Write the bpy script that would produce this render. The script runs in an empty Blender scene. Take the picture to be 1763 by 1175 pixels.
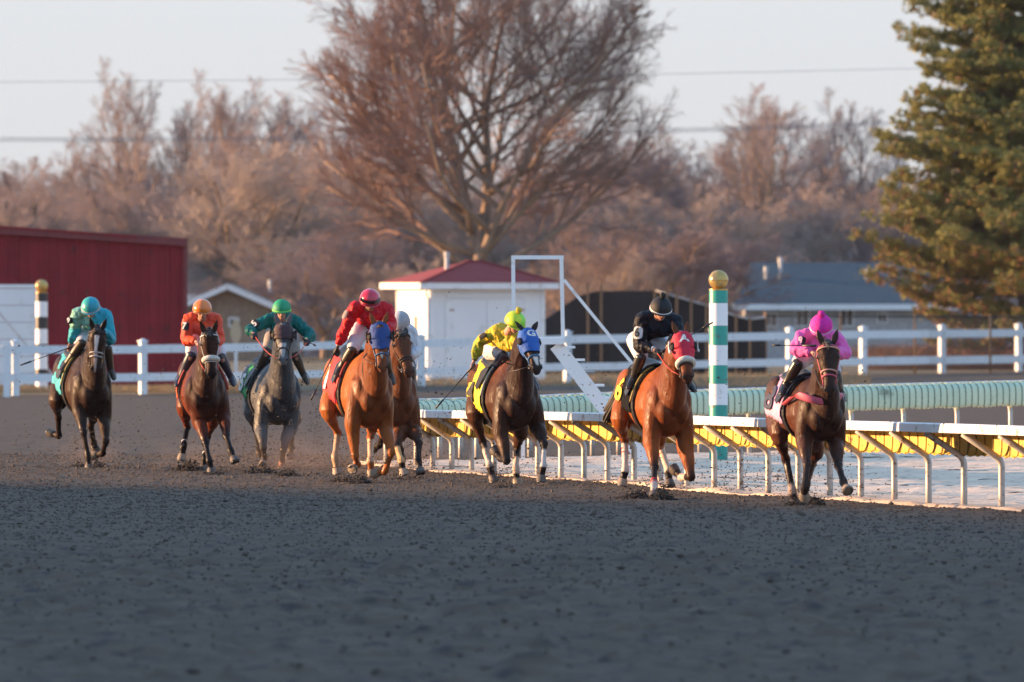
import bpy, math, random
import numpy as np
from mathutils import Vector, Matrix
R = math.radians
scene = bpy.context.scene
COL = scene.collection
# ------------------------------------------------------------------ camera, sky, sun, exposure
F = 19589.0            # focal length in photo pixels (400 mm on a 36 mm sensor, photo 1763 px wide)
CH = 2.4               # camera height
HY = 510.0             # horizon row in the photo
cam = bpy.data.objects.new('camera', bpy.data.cameras.new('camera')); COL.objects.link(cam)
cam.data.lens = 400; cam.data.sensor_width = 36
cam.data.clip_start = 1; cam.data.clip_end = 9000
cam.location = (0, 0, CH)
cam.rotation_euler = (math.pi/2 - math.atan((587.5-HY)/F), 0, 0)
cam.data.dof.use_dof = True; cam.data.dof.focus_distance = 141; cam.data.dof.aperture_fstop = 4.8
scene.camera = cam
SUN_EL, SUN_AZ = 6.6, -81.0      # azimuth measured from +Y towards +X: the sun stands left, a little behind the scene
world = bpy.data.worlds.new('World'); scene.world = world; world.use_nodes = True
wn = world.node_tree; bg = wn.nodes['Background']
sky = wn.nodes.new('ShaderNodeTexSky'); sky.sky_type = 'NISHITA'; sky.sun_disc = False
sky.sun_elevation = R(SUN_EL); sky.sun_rotation = R(SUN_AZ)
sky.air_density = 1.0; sky.dust_density = 1.5; sky.ozone_density = 1.6; sky.altitude = 200
# thin high cloud: pale at the horizon, bluer overhead
geo = wn.nodes.new('ShaderNodeTexCoord'); sx = wn.nodes.new('ShaderNodeSeparateXYZ'); wn.links.new(geo.outputs['Generated'], sx.inputs[0])
rmp = wn.nodes.new('ShaderNodeValToRGB'); wn.links.new(sx.outputs['Z'], rmp.inputs[0])
rmp.color_ramp.elements[0].position = .0; rmp.color_ramp.elements[0].color = (.365, .378, .40, 1)
rmp.color_ramp.elements[1].position = .75; rmp.color_ramp.elements[1].color = (.19, .33, .55, 1)
e_ = rmp.color_ramp.elements.new(.055); e_.color = (.38, .42, .48, 1)
e_ = rmp.color_ramp.elements.new(.22); e_.color = (.34, .49, .68, 1)
scl = wn.nodes.new('ShaderNodeVectorMath'); scl.operation = 'SCALE'; scl.inputs['Scale'].default_value = 7.4; wn.links.new(rmp.outputs[0], scl.inputs[0])
hz = wn.nodes.new('ShaderNodeMix'); hz.data_type = 'RGBA'; hz.inputs['Factor'].default_value = 0.85
wn.links.new(sky.outputs[0], hz.inputs['A']); wn.links.new(scl.outputs[0], hz.inputs['B']); wn.links.new(hz.outputs['Result'], bg.inputs['Color'])
bg.inputs['Strength'].default_value = 0.10
sl = bpy.data.lights.new('sun', 'SUN'); sl.energy = 5.0; sl.angle = R(0.9); sl.color = (1.0, 0.60, 0.31)
sun = bpy.data.objects.new('sun', sl); COL.objects.link(sun)
sdir = Vector((math.sin(R(SUN_AZ))*math.cos(R(SUN_EL)), math.cos(R(SUN_AZ))*math.cos(R(SUN_EL)), math.sin(R(SUN_EL))))
sun.rotation_euler = sdir.to_track_quat('Z', 'Y').to_euler(); sun.location = sdir*50
scene.view_settings.view_transform = 'Standard'; scene.view_settings.look = 'None'
scene.view_settings.exposure = 1.52; scene.view_settings.gamma = 1.0
scene.render.engine = 'CYCLES'
# ------------------------------------------------------------------ helpers
def P(px, py, Y):
    """world point seen at photo pixel (px,py) at distance Y"""
    return Vector(((px-881.5)*Y/F, Y, CH-(py-HY)*Y/F))
def GY(py): return F*CH/(py-HY)
def G(px, py):
    Y = GY(py); return Vector(((px-881.5)*Y/F, Y, 0))
ORG = {}
def tag(o, label=None, cat=None, group=None, kind=None):
    if label: o['label'] = label
    if cat: o['category'] = cat
    if group: o['group'] = group
    if kind: o['kind'] = kind
    return o
def empty(name, loc, label=None, cat=None, group=None):
    o = bpy.data.objects.new(name, None); COL.objects.link(o); o.location = loc
    o.empty_display_size = .2
    ORG[o.name] = Vector(loc); return tag(o, label, cat, group)
def link_mesh(name, me, mat, parent=None, org=None, smooth=True):
    """me holds world coordinates; moved so that its origin is the thing's base"""
    og = ORG[parent.name] if parent is not None else Vector(org if org is not None else (0, 0, 0))
    n = len(me.vertices); co = np.empty(n*3); me.vertices.foreach_get('co', co)
    co = (co.reshape(-1, 3)-np.array(og)).ravel(); me.vertices.foreach_set('co', co)
    me.polygons.foreach_set('use_smooth', [smooth]*len(me.polygons)); me.update()
    o = bpy.data.objects.new(name, me); COL.objects.link(o)
    if mat is not None and not me.materials: me.materials.append(mat)
    if parent is not None: o.parent = parent
    else: o.location = og
    ORG[o.name] = og.copy() if parent is None else og
    return o
def sm(a, b, t):
    t = np.clip((t-a)/(b-a), 0, 1); return t*t*(3-2*t)
class MB:
    def __init__(s): s.v = []; s.f = []
    def add(s, vs, fs):
        b = len(s.v); s.v.extend([tuple(v) for v in vs]); s.f.extend([tuple(i+b for i in f) for f in fs])
    def rings(s, rings, closed=True, cap=True):
        n = len(rings[0]); b = len(s.v)
        for r in rings: s.v.extend([tuple(p) for p in r])
        for i in range(len(rings)-1):
            for j in range(n if closed else n-1):
                k = (j+1) % n
                s.f.append((b+i*n+j, b+i*n+k, b+(i+1)*n+k, b+(i+1)*n+j))
        if cap and closed:
            s.f.append(tuple(b+j for j in range(n))[::-1]); s.f.append(tuple(b+(len(rings)-1)*n+j for j in range(n)))
    def tube(s, pts, rad, n=8, side=None, rb=None, cap=True):
        """tube through pts; rad = radius (or list) along 'side', rb = radius at right angles to it"""
        pts = [Vector(p) for p in pts]; m = len(pts)
        if not hasattr(rad, '__len__'): rad = [rad]*m
        if rb is None: rb = rad
        if not hasattr(rb, '__len__'): rb = [rb]*m
        rs = []; prev = None
        for i, p in enumerate(pts):
            t = (pts[min(i+1, m-1)]-pts[max(i-1, 0)])
            if t.length < 1e-9: t = Vector((0, 0, 1))
            t.normalize()
            ref = Vector(side) if side is not None else (prev if prev is not None else (Vector((1, 0, 0)) if abs(t.x) < .9 else Vector((0, 1, 0))))
            u = ref-t*ref.dot(t)
            if u.length < 1e-6: u = t.orthogonal()
            u.normalize(); prev = u; w = t.cross(u)
            rs.append([p+u*(math.cos(2*math.pi*k/n)*rad[i])+w*(math.sin(2*math.pi*k/n)*rb[i]) for k in range(n)])
        s.rings(rs, True, cap)
    def ball(s, c, r, n=12, m=8, ax=None):
        c = Vector(c); r = (r, r, r) if not hasattr(r, '__len__') else r
        ax = ax or (Vector((1, 0, 0)), Vector((0, 1, 0)), Vector((0, 0, 1)))
        rs = []
        for i in range(m+1):
            th = math.pi*i/m; th = min(max(th, .02), math.pi-.02)
            rs.append([c-ax[2]*(r[2]*math.cos(th))+ax[0]*(r[0]*math.sin(th)*math.cos(2*math.pi*k/n))+ax[1]*(r[1]*math.sin(th)*math.sin(2*math.pi*k/n)) for k in range(n)])
        s.rings(rs)
    def box(s, c, d, rz=0, ax=None):
        c = Vector(c)
        if ax is None: ax = (Vector((math.cos(rz), math.sin(rz), 0)), Vector((-math.sin(rz), math.cos(rz), 0)), Vector((0, 0, 1)))
        vs = [c+ax[0]*(i*d[0]/2)+ax[1]*(j*d[1]/2)+ax[2]*(k*d[2]/2) for i in (-1, 1) for j in (-1, 1) for k in (-1, 1)]
        s.add(vs, [(0, 1, 3, 2), (4, 6, 7, 5), (0, 4, 5, 1), (2, 3, 7, 6), (0, 2, 6, 4), (1, 5, 7, 3)])
    def beam(s, a, b, w, h, up=(0, 0, 1)):
        a = Vector(a); b = Vector(b); t = (b-a); L = t.length; t.normalize(); u = Vector(up); u = (u-t*u.dot(t)).normalized(); w2 = t.cross(u)
        s.box((a+b)/2, (L, w, h), ax=(t, w2, u))
    def poly(s, pts, thick):
        """flat polygon pts extruded by vector thick"""
        n = len(pts); a = [Vector(p) for p in pts]; b = [p+Vector(thick) for p in a]
        s.add(a+b, [tuple(range(n))[::-1], tuple(range(n, 2*n))]+[(i, (i+1) % n, n+(i+1) % n, n+i) for i in range(n)])
    def mesh(s, name='m'):
        me = bpy.data.meshes.new(name); me.from_pydata(s.v, [], s.f); me.update(); return me
    def build(s, name, mat, parent=None, org=None, smooth=True):
        me = s.mesh(name)
        if smooth and org is not None or smooth: pass
        return link_mesh(name, me, mat, parent, org, smooth)
def autosmooth(o, ang=40):
    """flat where faces meet sharply"""
    try: o.data.set_sharp_from_angle(angle=R(ang))
    except Exception: pass
    return o
def np_mesh(name, V, Fq):
    me = bpy.data.meshes.new(name); V = np.asarray(V, dtype=np.float32); Fq = np.asarray(Fq, dtype=np.int32)
    k = Fq.shape[1]
    me.vertices.add(len(V)); me.vertices.foreach_set('co', V.ravel())
    me.loops.add(Fq.size); me.loops.foreach_set('vertex_index', Fq.ravel())
    me.polygons.add(len(Fq)); me.polygons.foreach_set('loop_start', np.arange(len(Fq), dtype=np.int32)*k)
    me.polygons.foreach_set('loop_total', np.full(len(Fq), k, dtype=np.int32))
    me.update(calc_edges=True); return me
def remesh(mb, voxel, it=3, f=.5):
    """fuse overlapping closed shapes into one continuous skin"""
    me = mb.mesh('tmp'); o = bpy.data.objects.new('tmp', me); COL.objects.link(o)
    m = o.modifiers.new('r', 'REMESH'); m.mode = 'VOXEL'; m.voxel_size = voxel; m.adaptivity = 0
    if it:
        s = o.modifiers.new('s', 'SMOOTH'); s.factor = f; s.iterations = it
    dg = bpy.context.evaluated_depsgraph_get(); dg.update()
    out = bpy.data.meshes.new_from_object(o.evaluated_get(dg), depsgraph=dg)
    bpy.data.objects.remove(o); bpy.data.meshes.remove(me); return out
def vnoise(x, y, scale, seed):
    x = np.asarray(x)/scale; y = np.asarray(y)/scale
    xi = np.floor(x).astype(np.int64); yi = np.floor(y).astype(np.int64); fx = x-xi; fy = y-yi
    fx = fx*fx*(3-2*fx); fy = fy*fy*(3-2*fy)
    def h(a, b):
        n = (a*374761393+b*668265263+seed*982451653) & 0xffffffff
        n = ((n ^ (n >> 13))*1274126177) & 0xffffffff; return ((n ^ (n >> 16)) & 0xffff)/65535.0
    return (h(xi, yi)*(1-fx)+h(xi+1, yi)*fx)*(1-fy)+(h(xi, yi+1)*(1-fx)+h(xi+1, yi+1)*fx)*fy-.5
# ------------------------------------------------------------------ materials
def mat(name, col, rough=.6, col2=None, scale=5., amt=.5, bump=0., bscale=30., spec=.5, metal=0., coord='Object', detail=4, stretch=None, sheen=0., coat=0., trans=0.):
    m = bpy.data.materials.new(name); m.use_nodes = True; nt = m.node_tree; b = nt.nodes['Principled BSDF']
    b.inputs['Roughness'].default_value = rough; b.inputs['Metallic'].default_value = metal
    b.inputs['Specular IOR Level'].default_value = spec
    if sheen: b.inputs['Sheen Weight'].default_value = sheen
    if coat: b.inputs['Coat Weight'].default_value = coat
    c1 = tuple(col)+(1,)
    tc = nt.nodes.new('ShaderNodeTexCoord'); src = tc.outputs[coord]
    if stretch:
        mp = nt.nodes.new('ShaderNodeMapping'); mp.inputs['Scale'].default_value = stretch; nt.links.new(src, mp.inputs[0]); src = mp.outputs[0]
    if col2 is None: col2 = tuple(c*.72 for c in col)
    nz = nt.nodes.new('ShaderNodeTexNoise'); nz.inputs['Scale'].default_value = scale; nz.inputs['Detail'].default_value = detail
    nz.inputs['Roughness'].default_value = .62
    nt.links.new(src, nz.inputs['Vector'])
    rp = nt.nodes.new('ShaderNodeValToRGB'); rp.color_ramp.elements[0].position = .5-.5*amt*.5; rp.color_ramp.elements[1].position = .5+.5*amt*.5
    rp.color_ramp.elements[0].color = c1; rp.color_ramp.elements[1].color = tuple(col2)+(1,)
    nt.links.new(nz.outputs[0], rp.inputs[0]); nt.links.new(rp.outputs[0], b.inputs['Base Color'])
    if bump:
        n2 = nt.nodes.new('ShaderNodeTexNoise'); n2.inputs['Scale'].default_value = bscale; n2.inputs['Detail'].default_value = 5
        nt.links.new(src, n2.inputs['Vector'])
        bp = nt.nodes.new('ShaderNodeBump'); bp.inputs['Strength'].default_value = min(bump, 1); bp.inputs['Distance'].default_value = .02
        nt.links.new(n2.outputs[0], bp.inputs['Height']); nt.links.new(bp.outputs[0], b.inputs['Normal'])
    m['_ramp'] = rp.name
    return m
def mixin(m, col, scale, lo, hi, stretch=None, coord='Object'):
    """stains: mixes col over the base colour where a second noise exceeds lo..hi"""
    nt = m.node_tree; b = nt.nodes['Principled BSDF']; src = b.inputs['Base Color'].links[0].from_socket
    tc = nt.nodes.new('ShaderNodeTexCoord'); s = tc.outputs[coord]
    if stretch:
        mp = nt.nodes.new('ShaderNodeMapping'); mp.inputs['Scale'].default_value = stretch; nt.links.new(s, mp.inputs[0]); s = mp.outputs[0]
    nz = nt.nodes.new('ShaderNodeTexNoise'); nz.inputs['Scale'].default_value = scale; nz.inputs['Detail'].default_value = 4; nt.links.new(s, nz.inputs['Vector'])
    mr = nt.nodes.new('ShaderNodeMapRange'); mr.inputs['From Min'].default_value = lo; mr.inputs['From Max'].default_value = hi; nt.links.new(nz.outputs[0], mr.inputs['Value'])
    mx = nt.nodes.new('ShaderNodeMix'); mx.data_type = 'RGBA'; mx.inputs['B'].default_value = tuple(col)+(1,)
    nt.links.new(mr.outputs[0], mx.inputs['Factor']); nt.links.new(src, mx.inputs['A']); nt.links.new(mx.outputs['Result'], b.inputs['Base Color'])
    return m
M = {}
M['dirt'] = mixin(mat('track_dirt', (.134, .097, .070), .95, (.078, .058, .045), 1.9, .8, .6, 9, spec=.15, detail=8), (.055, .045, .042), 3.4, .55, .66, coord='Object')
M['sand'] = mixin(mat('pale_sand', (.84, .65, .50), .95, (.62, .47, .35), 1.1, .8, .5, 14, spec=.1, detail=8), (.22, .17, .14), 3.2, .58, .68)
M['grassland'] = mat('dry_turf', (.30, .23, .14), .95, (.18, .14, .09), 1.5, .8, .6, 14, spec=.1)
M['straw'] = mat('dry_grass', (.42, .30, .17), .9, (.27, .18, .10), 3, .8, spec=.1)
M['weeds'] = mat('red_brown_weeds', (.28, .14, .08), .9, (.18, .10, .06), 1.5, .8, spec=.1)
M['white'] = mixin(mat('white_paint', (.82, .83, .84), .45, (.76, .77, .78), 2, .8, .05, 20), (.45, .38, .32), 5, .62, .75)
M['whitewall'] = mixin(mat('white_siding', (.80, .81, .82), .6, (.74, .75, .77), .8, .8), (.50, .46, .42), 2.2, .62, .8)
M['rail_white'] = mixin(mat('rail_white', (.80, .80, .80), .4, (.72, .72, .72), 1.2, .9), (.36, .30, .26), 9, .6, .68)
M['post_metal'] = mixin(mat('galvanised_post', (.50, .47, .43), .45, (.40, .37, .34), 6, .8, metal=.25), (.20, .15, .12), 14, .58, .68)
M['yellow'] = mixin(mat('yellow_cover', (.66, .47, .10), .7, (.52, .36, .07), 2.5, .8, .3, 12), (.22, .15, .06), 4.5, .60, .68)
M['green'] = mixin(mat('pale_green_cover', (.62, .72, .52), .7, (.50, .62, .46), 1.5, .8, .3, 12), (.16, .18, .12), 3, .62, .75)
M['seam'] = mat('cover_seam', (.22, .29, .22), .8)
M['seamy'] = mat('cover_seam_yellow', (.25, .17, .05), .8)
M['red_metal'] = mixin(mat('red_sheet_metal', (.27, .021, .031), .55, (.20, .019, .029), 1.2, .8, .05, 30, spec=.15), (.10, .03, .03), 3.5, .60, .78)
M['red_trim'] = mat('red_trim', (.20, .03, .035), .5)
M['red_shingle'] = mat('red_shingle', (.30, .030, .030), .85, (.19, .026, .028), 9, .9, .4, 40)
M['gold'] = mixin(mat('gold_paint', (.62, .40, .12), .32, (.45, .29, .09), 3, .8, metal=.55), (.25, .2, .12), 6, .58, .7)
M['teal'] = mixin(mat('teal_paint', (.02, .34, .27), .4, (.03, .27, .23), 3, .8), (.12, .12, .1), 12, .62, .7)
M['black'] = mat('black_paint', (.02, .02, .022), .45)
M['shade_cloth'] = mat('dark_screen', (.018, .017, .020), .95, (.028, .025, .026), .8, .9, stretch=(3, 3, .6))
M['wood'] = mat('weathered_wood', (.30, .17, .09), .8, (.17, .10, .06), 3, .8, stretch=(2, 2, .4))
M['grey_metal'] = mat('grey_metal', (.28, .28, .28), .5, metal=.5)
M['roofgrey'] = mat('blue_grey_shingle', (.05, .088, .112), .9, (.035, .062, .082), 5, .9, .3, 25)
M['rooftan'] = mat('brown_shingle', (.20, .15, .12), .9, (.14, .11, .09), 5, .9, .3, 25)
M['house_wall'] = mat('pale_house_wall', (.48, .48, .50), .8)
M['house_tan'] = mat('tan_house_wall', (.32, .24, .18), .8)
M['glass'] = mat('window_glass', (.03, .035, .04), .12, spec=.8)
M['wire'] = mat('cable', (.16, .17, .2), .7)
M['brick'] = mat('chimney_clay', (.42, .27, .19), .9)
M['pvc'] = mat('vent_pipe', (.62, .60, .58), .6)
# ------------------------------------------------------------------ ground
def gh(x, y):
    near = sm(50, 62, y)*(1-sm(190, 230, y))
    k_ = 1-.75*sm(95, 120, y); lump = vnoise(x, y, .9, 3)*.018+vnoise(x+y*.3, y*.8, .33, 5)*.030*k_+np.maximum(vnoise(x, y, .16, 9), -.1)*.07*k_+np.maximum(vnoise(x, y*.5, .22, 10)-.20, 0)*.26*k_+vnoise(x, y, 4.5, 7)*.05
    return lump*near
def lin(a, b, st): return np.arange(a, b, st)
gx = np.concatenate([[-1000, -500, -200, -60, -25], lin(-13, -8, .5), lin(-8, 8.0, .075), lin(8, 14, .5), [25, 60, 200, 500, 1000]])
gy = np.concatenate([[-60, -20, 10, 35, 50], lin(57, 105, .11), lin(105, 176, .15), lin(176, 230, .6), lin(230, 400, 6), [450, 600, 800, 1200]])
X, Y = np.meshgrid(gx, gy); Z = gh(X, Y)
V = np.stack([X, Y, Z], -1).reshape(-1, 3); nx = len(gx); ny = len(gy)
I = (np.arange(ny-1)[:, None]*nx+np.arange(nx-1)[None, :]).ravel()
tag(link_mesh('ground', np_mesh('ground', V, np.stack([I, I+1, I+nx+1, I+nx], -1)), M['dirt']), kind='structure')
# rail line (photo x of post base, base row, top row, distance)
RAIL = [(640, 790, 703, 163), (745, 802, 705.3, 158), (812, 814, 706.3, 155), (966, 832, 708.7, 149.3), (1054, 841.5, 710, 146.5), (1230, 847.5, 715, 141),
        (1451, 861, 722.5, 134.6), (1600, 871, 726.3, 131), (1725, 878, 730, 128), (1830, 884, 733.5, 125.6), (1960, 892, 737, 122.8), (2200, 908, 746, 117.5), (2600, 935, 762, 109)]
ra = np.array(RAIL, float)
def rail_at(px, col): return float(np.interp(px, ra[:, 0], ra[:, col]))
posts_px = [1960, 1892, 1825, 1789, 1724.6, 1660, 1599, 1540, 1482.6, 1429, 1375, 1323, 1275, 1230, 1183, 1137, 1092, 1046, 1005.5, 966, 926, 888, 851, 812, 778, 745, 717, 690, 665]
posts_px = [2590, 2480, 2376, 2280, 2190, 2105, 2028, 1960, 1892, 1856, 1789] + posts_px[4:]
def rail_base(px):
    Yd = rail_at(px, 3); return P(px, rail_at(px, 1), Yd)
# pale sand inside the rail
rows = []
ks = np.linspace(640, 2620, 210)
for px in ks:
    b = rail_base(px); rows.append((b.x, b.y))
rows = np.array(rows)
NV = 70
SV = []
for (bx, by) in rows:
    far = 179+ (bx*1.0)
    for j in range(NV):
        t = (j/(NV-1))**1.3
        x = bx-.28+t*(9+bx*.2); y = by-.9+t*(max(far-by, 18))
        SV.append((x, y))
SV = np.array(SV)
nz_ = .018+gh(SV[:, 0], SV[:, 1])+vnoise(SV[:, 0]+.4*SV[:, 1], SV[:, 1]-.3*SV[:, 0], .9, 21)*.05+vnoise(SV[:, 0]+SV[:, 1]*.7, SV[:, 1], .37, 22)*.035
edge = np.tile((np.arange(NV)/(NV-1)), len(rows)); nz_ = nz_-(edge < .004)*.09-(edge > .99)*.3
I = (np.arange(len(rows)-1)[:, None]*NV+np.arange(NV-1)[None, :]).ravel()
tag(link_mesh('sand_infield', np_mesh('sand', np.column_stack([SV, nz_]), np.stack([I, I+1, I+NV+1, I+NV], -1)), M['sand']), kind='structure')
# dry turf beyond the outer fence, with a lower town behind it
def sheet(name, pts, z, m):
    mb = MB(); mb.v = [(p[0], p[1], z) for p in pts]; mb.f = [tuple(range(len(pts)))]
    return tag(mb.build(name, m, smooth=False), kind='structure')
g = [G(-500, 681), G(0, 681), G(250, 680), G(460, 676), G(720, 664), G(980, 658), G(1360, 650), G(1500, 645), G(1763, 640), G(2300, 634)]
outer = [(p.x, p.y-.6) for p in g]
sheet('dry_turf', outer+[(990, 372), (990, 1190), (-990, 1190), (-990, 280)], .012, M['grassland'])
# ------------------------------------------------------------------ white board fence
FP = [(-82, 682, 592, 595.5, 609.5, 644, 658), (27, 682, 589.5, 595, 609, 643.5, 657.5), (136, 681, 589, 595, 609, 643.3, 657.3), (246, 680, 588.5, 594.5, 608.5, 643, 657), (365, 677, 587, 593, 607, 641.5, 655), (485, 673.5, 585, 590.5, 604, 639, 652),
      (605, 669.5, 582.5, 587.5, 600.5, 636.5, 649), (725, 665, 579.5, 585, 598, 634, 646.5), (851, 662, 576, 581.5, 595, 629.5, 642.5), (977, 659, 573, 578, 592, 625.5, 638.5), (1103, 656, 571, 576, 589.5, 623.5, 636.5),
      (1229, 653, 569, 574.5, 588, 620.5, 633.5), (1360, 650, 567, 572.5, 586, 618, 631), (1486, 646, 565.3, 570, 583.3, 615.6, 629), (1622, 643, 562.3, 568.5, 581.7, 613.5, 627), (1754, 640, 560.3, 567, 580, 611.6, 625), (1886, 637, 558.5, 565.5, 578.5, 609.7, 623.3)] + [(1886+130*k, 637-2.6*k, 558.5-1.6*k, 565.5-1.6*k, 578.5-1.7*k, 609.7-2*k, 623.3-2.1*k) for k in range(1, 8)]
fen = empty('board_fence', G(851, 662), 'long white two-board fence running across behind the far side of the track', 'fence')
fpts = []
for (px, by, ty, a, b, c, d) in FP:
    Yd = GY(by); fpts.append((P(px, by, Yd), P(px, ty, Yd), P(px, a, Yd), P(px, b, Yd), P(px, c, Yd), P(px, d, Yd)))
for i, q in enumerate(fpts):
    w = .165 if i < 4 else .18
    nxt = fpts[min(i+1, len(fpts)-1)][0]-fpts[max(i-1, 0)][0]; rz = math.atan2(nxt.y, nxt.x)*.35
    mb = MB(); h = q[1].z; c = q[0]
    mb.box((c.x, c.y, h/2-.02), (w, w, h+.04), rz); mb.box((c.x, c.y, h+.012), (w+.05, w+.05, .03), rz)
    mb.rings([[Vector((c.x, c.y, h+.027))+Matrix.Rotation(rz, 3, 'Z') @ Vector((sx*(w/2), sy*(w/2), 0)) for sx, sy in ((-1, -1), (1, -1), (1, 1), (-1, 1))],
              [Vector((c.x, c.y, h+.075))+Matrix.Rotation(rz, 3, 'Z') @ Vector((sx*.01, sy*.01, 0)) for sx, sy in ((-1, -1), (1, -1), (1, 1), (-1, 1))]])
    mb.build('post', M['white'], fen, smooth=False)
random.seed(4)
for i in range(len(fpts)-1):
    A = fpts[i]; B = fpts[i+1]
    for (k, l) in ((2, 3), (4, 5)):
        a = (A[k]+A[l])/2; b = (B[k]+B[l])/2; off = Vector((0, -.10, random.uniform(-.008, .008)))
        h = (A[k].z-A[l].z+B[k].z-B[l].z)/2
        t = (b-a).normalized()*.004
        mb = MB(); mb.beam(a+off+t, b+off-t, .045, h); mb.build('board', M['white'], fen, smooth=False)
# short return fence of white rails at the left edge
fr = empty('gate_rail', P(8, 684, 270), 'short pale return rail of the fence at the left edge of the photo', 'fence')
for px in (-30, 12):
    mb = MB(); c = P(px, 0, 270); mb.box((c.x, 270, .62), (.16, .16, 1.26)); mb.build('post', M['white'], fr, smooth=False)
for yy in (601, 646):
    mb = MB(); a = P(-34, yy, 270.2); b = P(16, yy, 270.2); mb.beam(a+Vector((0, -.13, 0)), b+Vector((0, -.13, 0)), .04, .2); mb.build('board', M['white'], fr, smooth=False)
# ------------------------------------------------------------------ near and far safety rails
def safety_rail(name, line, posts, sgn, covmat, seammat, label, cover_w, topw, z_drop, ribs, near=True):
    """line: list of (base Vector, top z); sgn: side of the goose neck (unit vector per point)"""
    root = empty(name, line[len(line)//2][0], label, 'rail', 'safety rails round the inside of the track')
    n = len(line)
    dirs = []
    for i in range(n):
        t = line[min(i+1, n-1)][0]-line[max(i-1, 0)][0]; t.z = 0; t.normalize(); dirs.append(t)
    def nrm(i): return Vector((-dirs[i].y, dirs[i].x, 0))*sgn
    mb = MB(); rs = []
    for i in range(n):
        b, tz = line[i]; c = Vector((b.x, b.y, 0))-nrm(i)*cover_w*.97
        w = nrm(i)
        rs.append([c+w*(-topw)+Vector((0, 0, tz-.105)), c+w*(-topw)+Vector((0, 0, tz-.012)), c+w*(-topw+.014)+Vector((0, 0, tz)), c+w*topw*.8+Vector((0, 0, tz)), c+w*topw+Vector((0, 0, tz-.015)), c+w*topw+Vector((0, 0, tz-.105))])
    mb.rings(rs); mb.build('top_rail', M['rail_white'], root, smooth=False)
    # joints between board lengths
    for i in range(3, n-1, 9):
        mb = MB(); b, tz = line[i]; c = Vector((b.x, b.y, tz-.053))-nrm(i)*cover_w*.97
        mb.box(c, (.012, topw*2+.006, .108), math.atan2(dirs[i].y, dirs[i].x)); mb.build('joint', M['grey_metal'], root, smooth=False)
    # sloping cover, one ribbed sheet with scalloped lower edge
    PROF = [(-.42, -.022), (-.2, -.015), (-.06, -.02), (.0, -.045), (.035, -.09), (.045, -.15), (.047, -.22), (.045, -.29), (.035, -.345)]
    mb = MB(); rs = []; m = 8
    sub = 5
    for i in range(n-1):
        for s_ in range(sub):
            u = s_/sub; b = line[i][0].lerp(line[i+1][0], u); tz = line[i][1]*(1-u)+line[i+1][1]*u; w = nrm(i).lerp(nrm(i+1), u).normalized()
            k = i*sub+s_
            rib = .006*math.cos(k*2*math.pi/ribs)
            sag = .014*abs(math.sin(k*math.pi/(sub*6.0)))
            col = []
            for j in range(m+1):
                v = j/m
                lat, dz_ = PROF[j]; hgt = tz+dz_*(1.0 if near else 1.06)
                col.append(Vector((b.x, b.y, 0))+w*lat+Vector((0, 0, hgt-sag*v*v+rib*(.3+v))))
            for j in range(2):
                q = col[m]+Vector((0, 0, -.008*(j+1)))+w*(-.02*(j+1)); col.append(q)
            rs.append(col)
    mb.rings(rs, closed=False); nsheet = len(mb.f)
    # seams lying across the cover
    sm_ = mb
    for k in range(0, len(rs), 7 if near else 6):
        col = rs[k]; jit = random.uniform(-.004, .004)
        t = dirs[min(k//sub, n-1)]
        off = Vector((-.008, -.004, 0)) if near else Vector((0, -.010, .004))
        for j in range(len(col)-1):
            a = col[j]+off; b = col[j+1]+off
            sm_.beam(a, b, .006, .004)
    o = mb.build('cover', covmat, root); o.data.materials.append(seammat)
    for i_, p_ in enumerate(o.data.polygons):
        if i_ >= nsheet: p_.material_index = 1
    sol = o.modifiers.new('thickness', 'SOLIDIFY'); sol.thickness = .004
    for (bpos, tz, w) in posts:
        q = MB(); c = Vector((bpos.x, bpos.y, bpos.z)); w = w*sgn
        pts = [c+Vector((0, 0, -.12)), c+Vector((0, 0, .2)), c+Vector((0, 0, tz-.115-z_drop-.13-c.z))]
        e = pts[-1]
        for k in range(1, 6):
            a = k/5*R(60); rr = .14
            pts.append(e-w*(rr*(1-math.cos(a)))+Vector((0, 0, rr*math.sin(a))))
        top = c-w*(cover_w*.93); top.z = tz-.112
        pts.append(top)
        q.tube(pts, .0375 if near else .036, 10); q.build('post', M['post_metal'], root)
    return root
pxs = np.linspace(650, 2600, 190)
line = []
for px in pxs:
    Yd = rail_at(px, 3); b = P(px, rail_at(px, 1), Yd); line.append((b, P(px, rail_at(px, 2), Yd).z))
# top rail shows 68 px left of the post foot: line follows the post feet, rail is offset towards the track
def rdir(px):
    a = rail_base(px-20); b = rail_base(px+20); t = b-a; t.z = 0; t.normalize(); return Vector((-t.y, t.x, 0))
posts = []
for px in posts_px:
    Yd = rail_at(px, 3); posts.append((rail_base(px), P(px, rail_at(px, 2), Yd).z, rdir(px)))
safety_rail('safety_rail', line, posts, 1, M['yellow'], M['seamy'], 'white topped running rail with yellow cover beside the horses, posts in pale sand', .49, .06, .24, 6.)
far = [(2900, 622, 184), (1980, 650, 178), (1742, 656, 176.5), (1556, 661, 175.4), (1451, 664, 174.8), (1256, 670, 173.8), (1040, 677, 172.5), (937, 682, 171.5), (803, 686, 169.5), (716, 688.5, 167.5), (640, 691, 165)]
fa = np.array(far[::-1], float)
line = []
for px in np.linspace(650, 2880, 250):
    Yd = float(np.interp(px, fa[:, 0], fa[:, 2])); ty = float(np.interp(px, fa[:, 0], fa[:, 1]))
    t = P(px, ty, Yd); line.append((Vector((t.x, t.y, 0)), t.z))
posts = []
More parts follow.
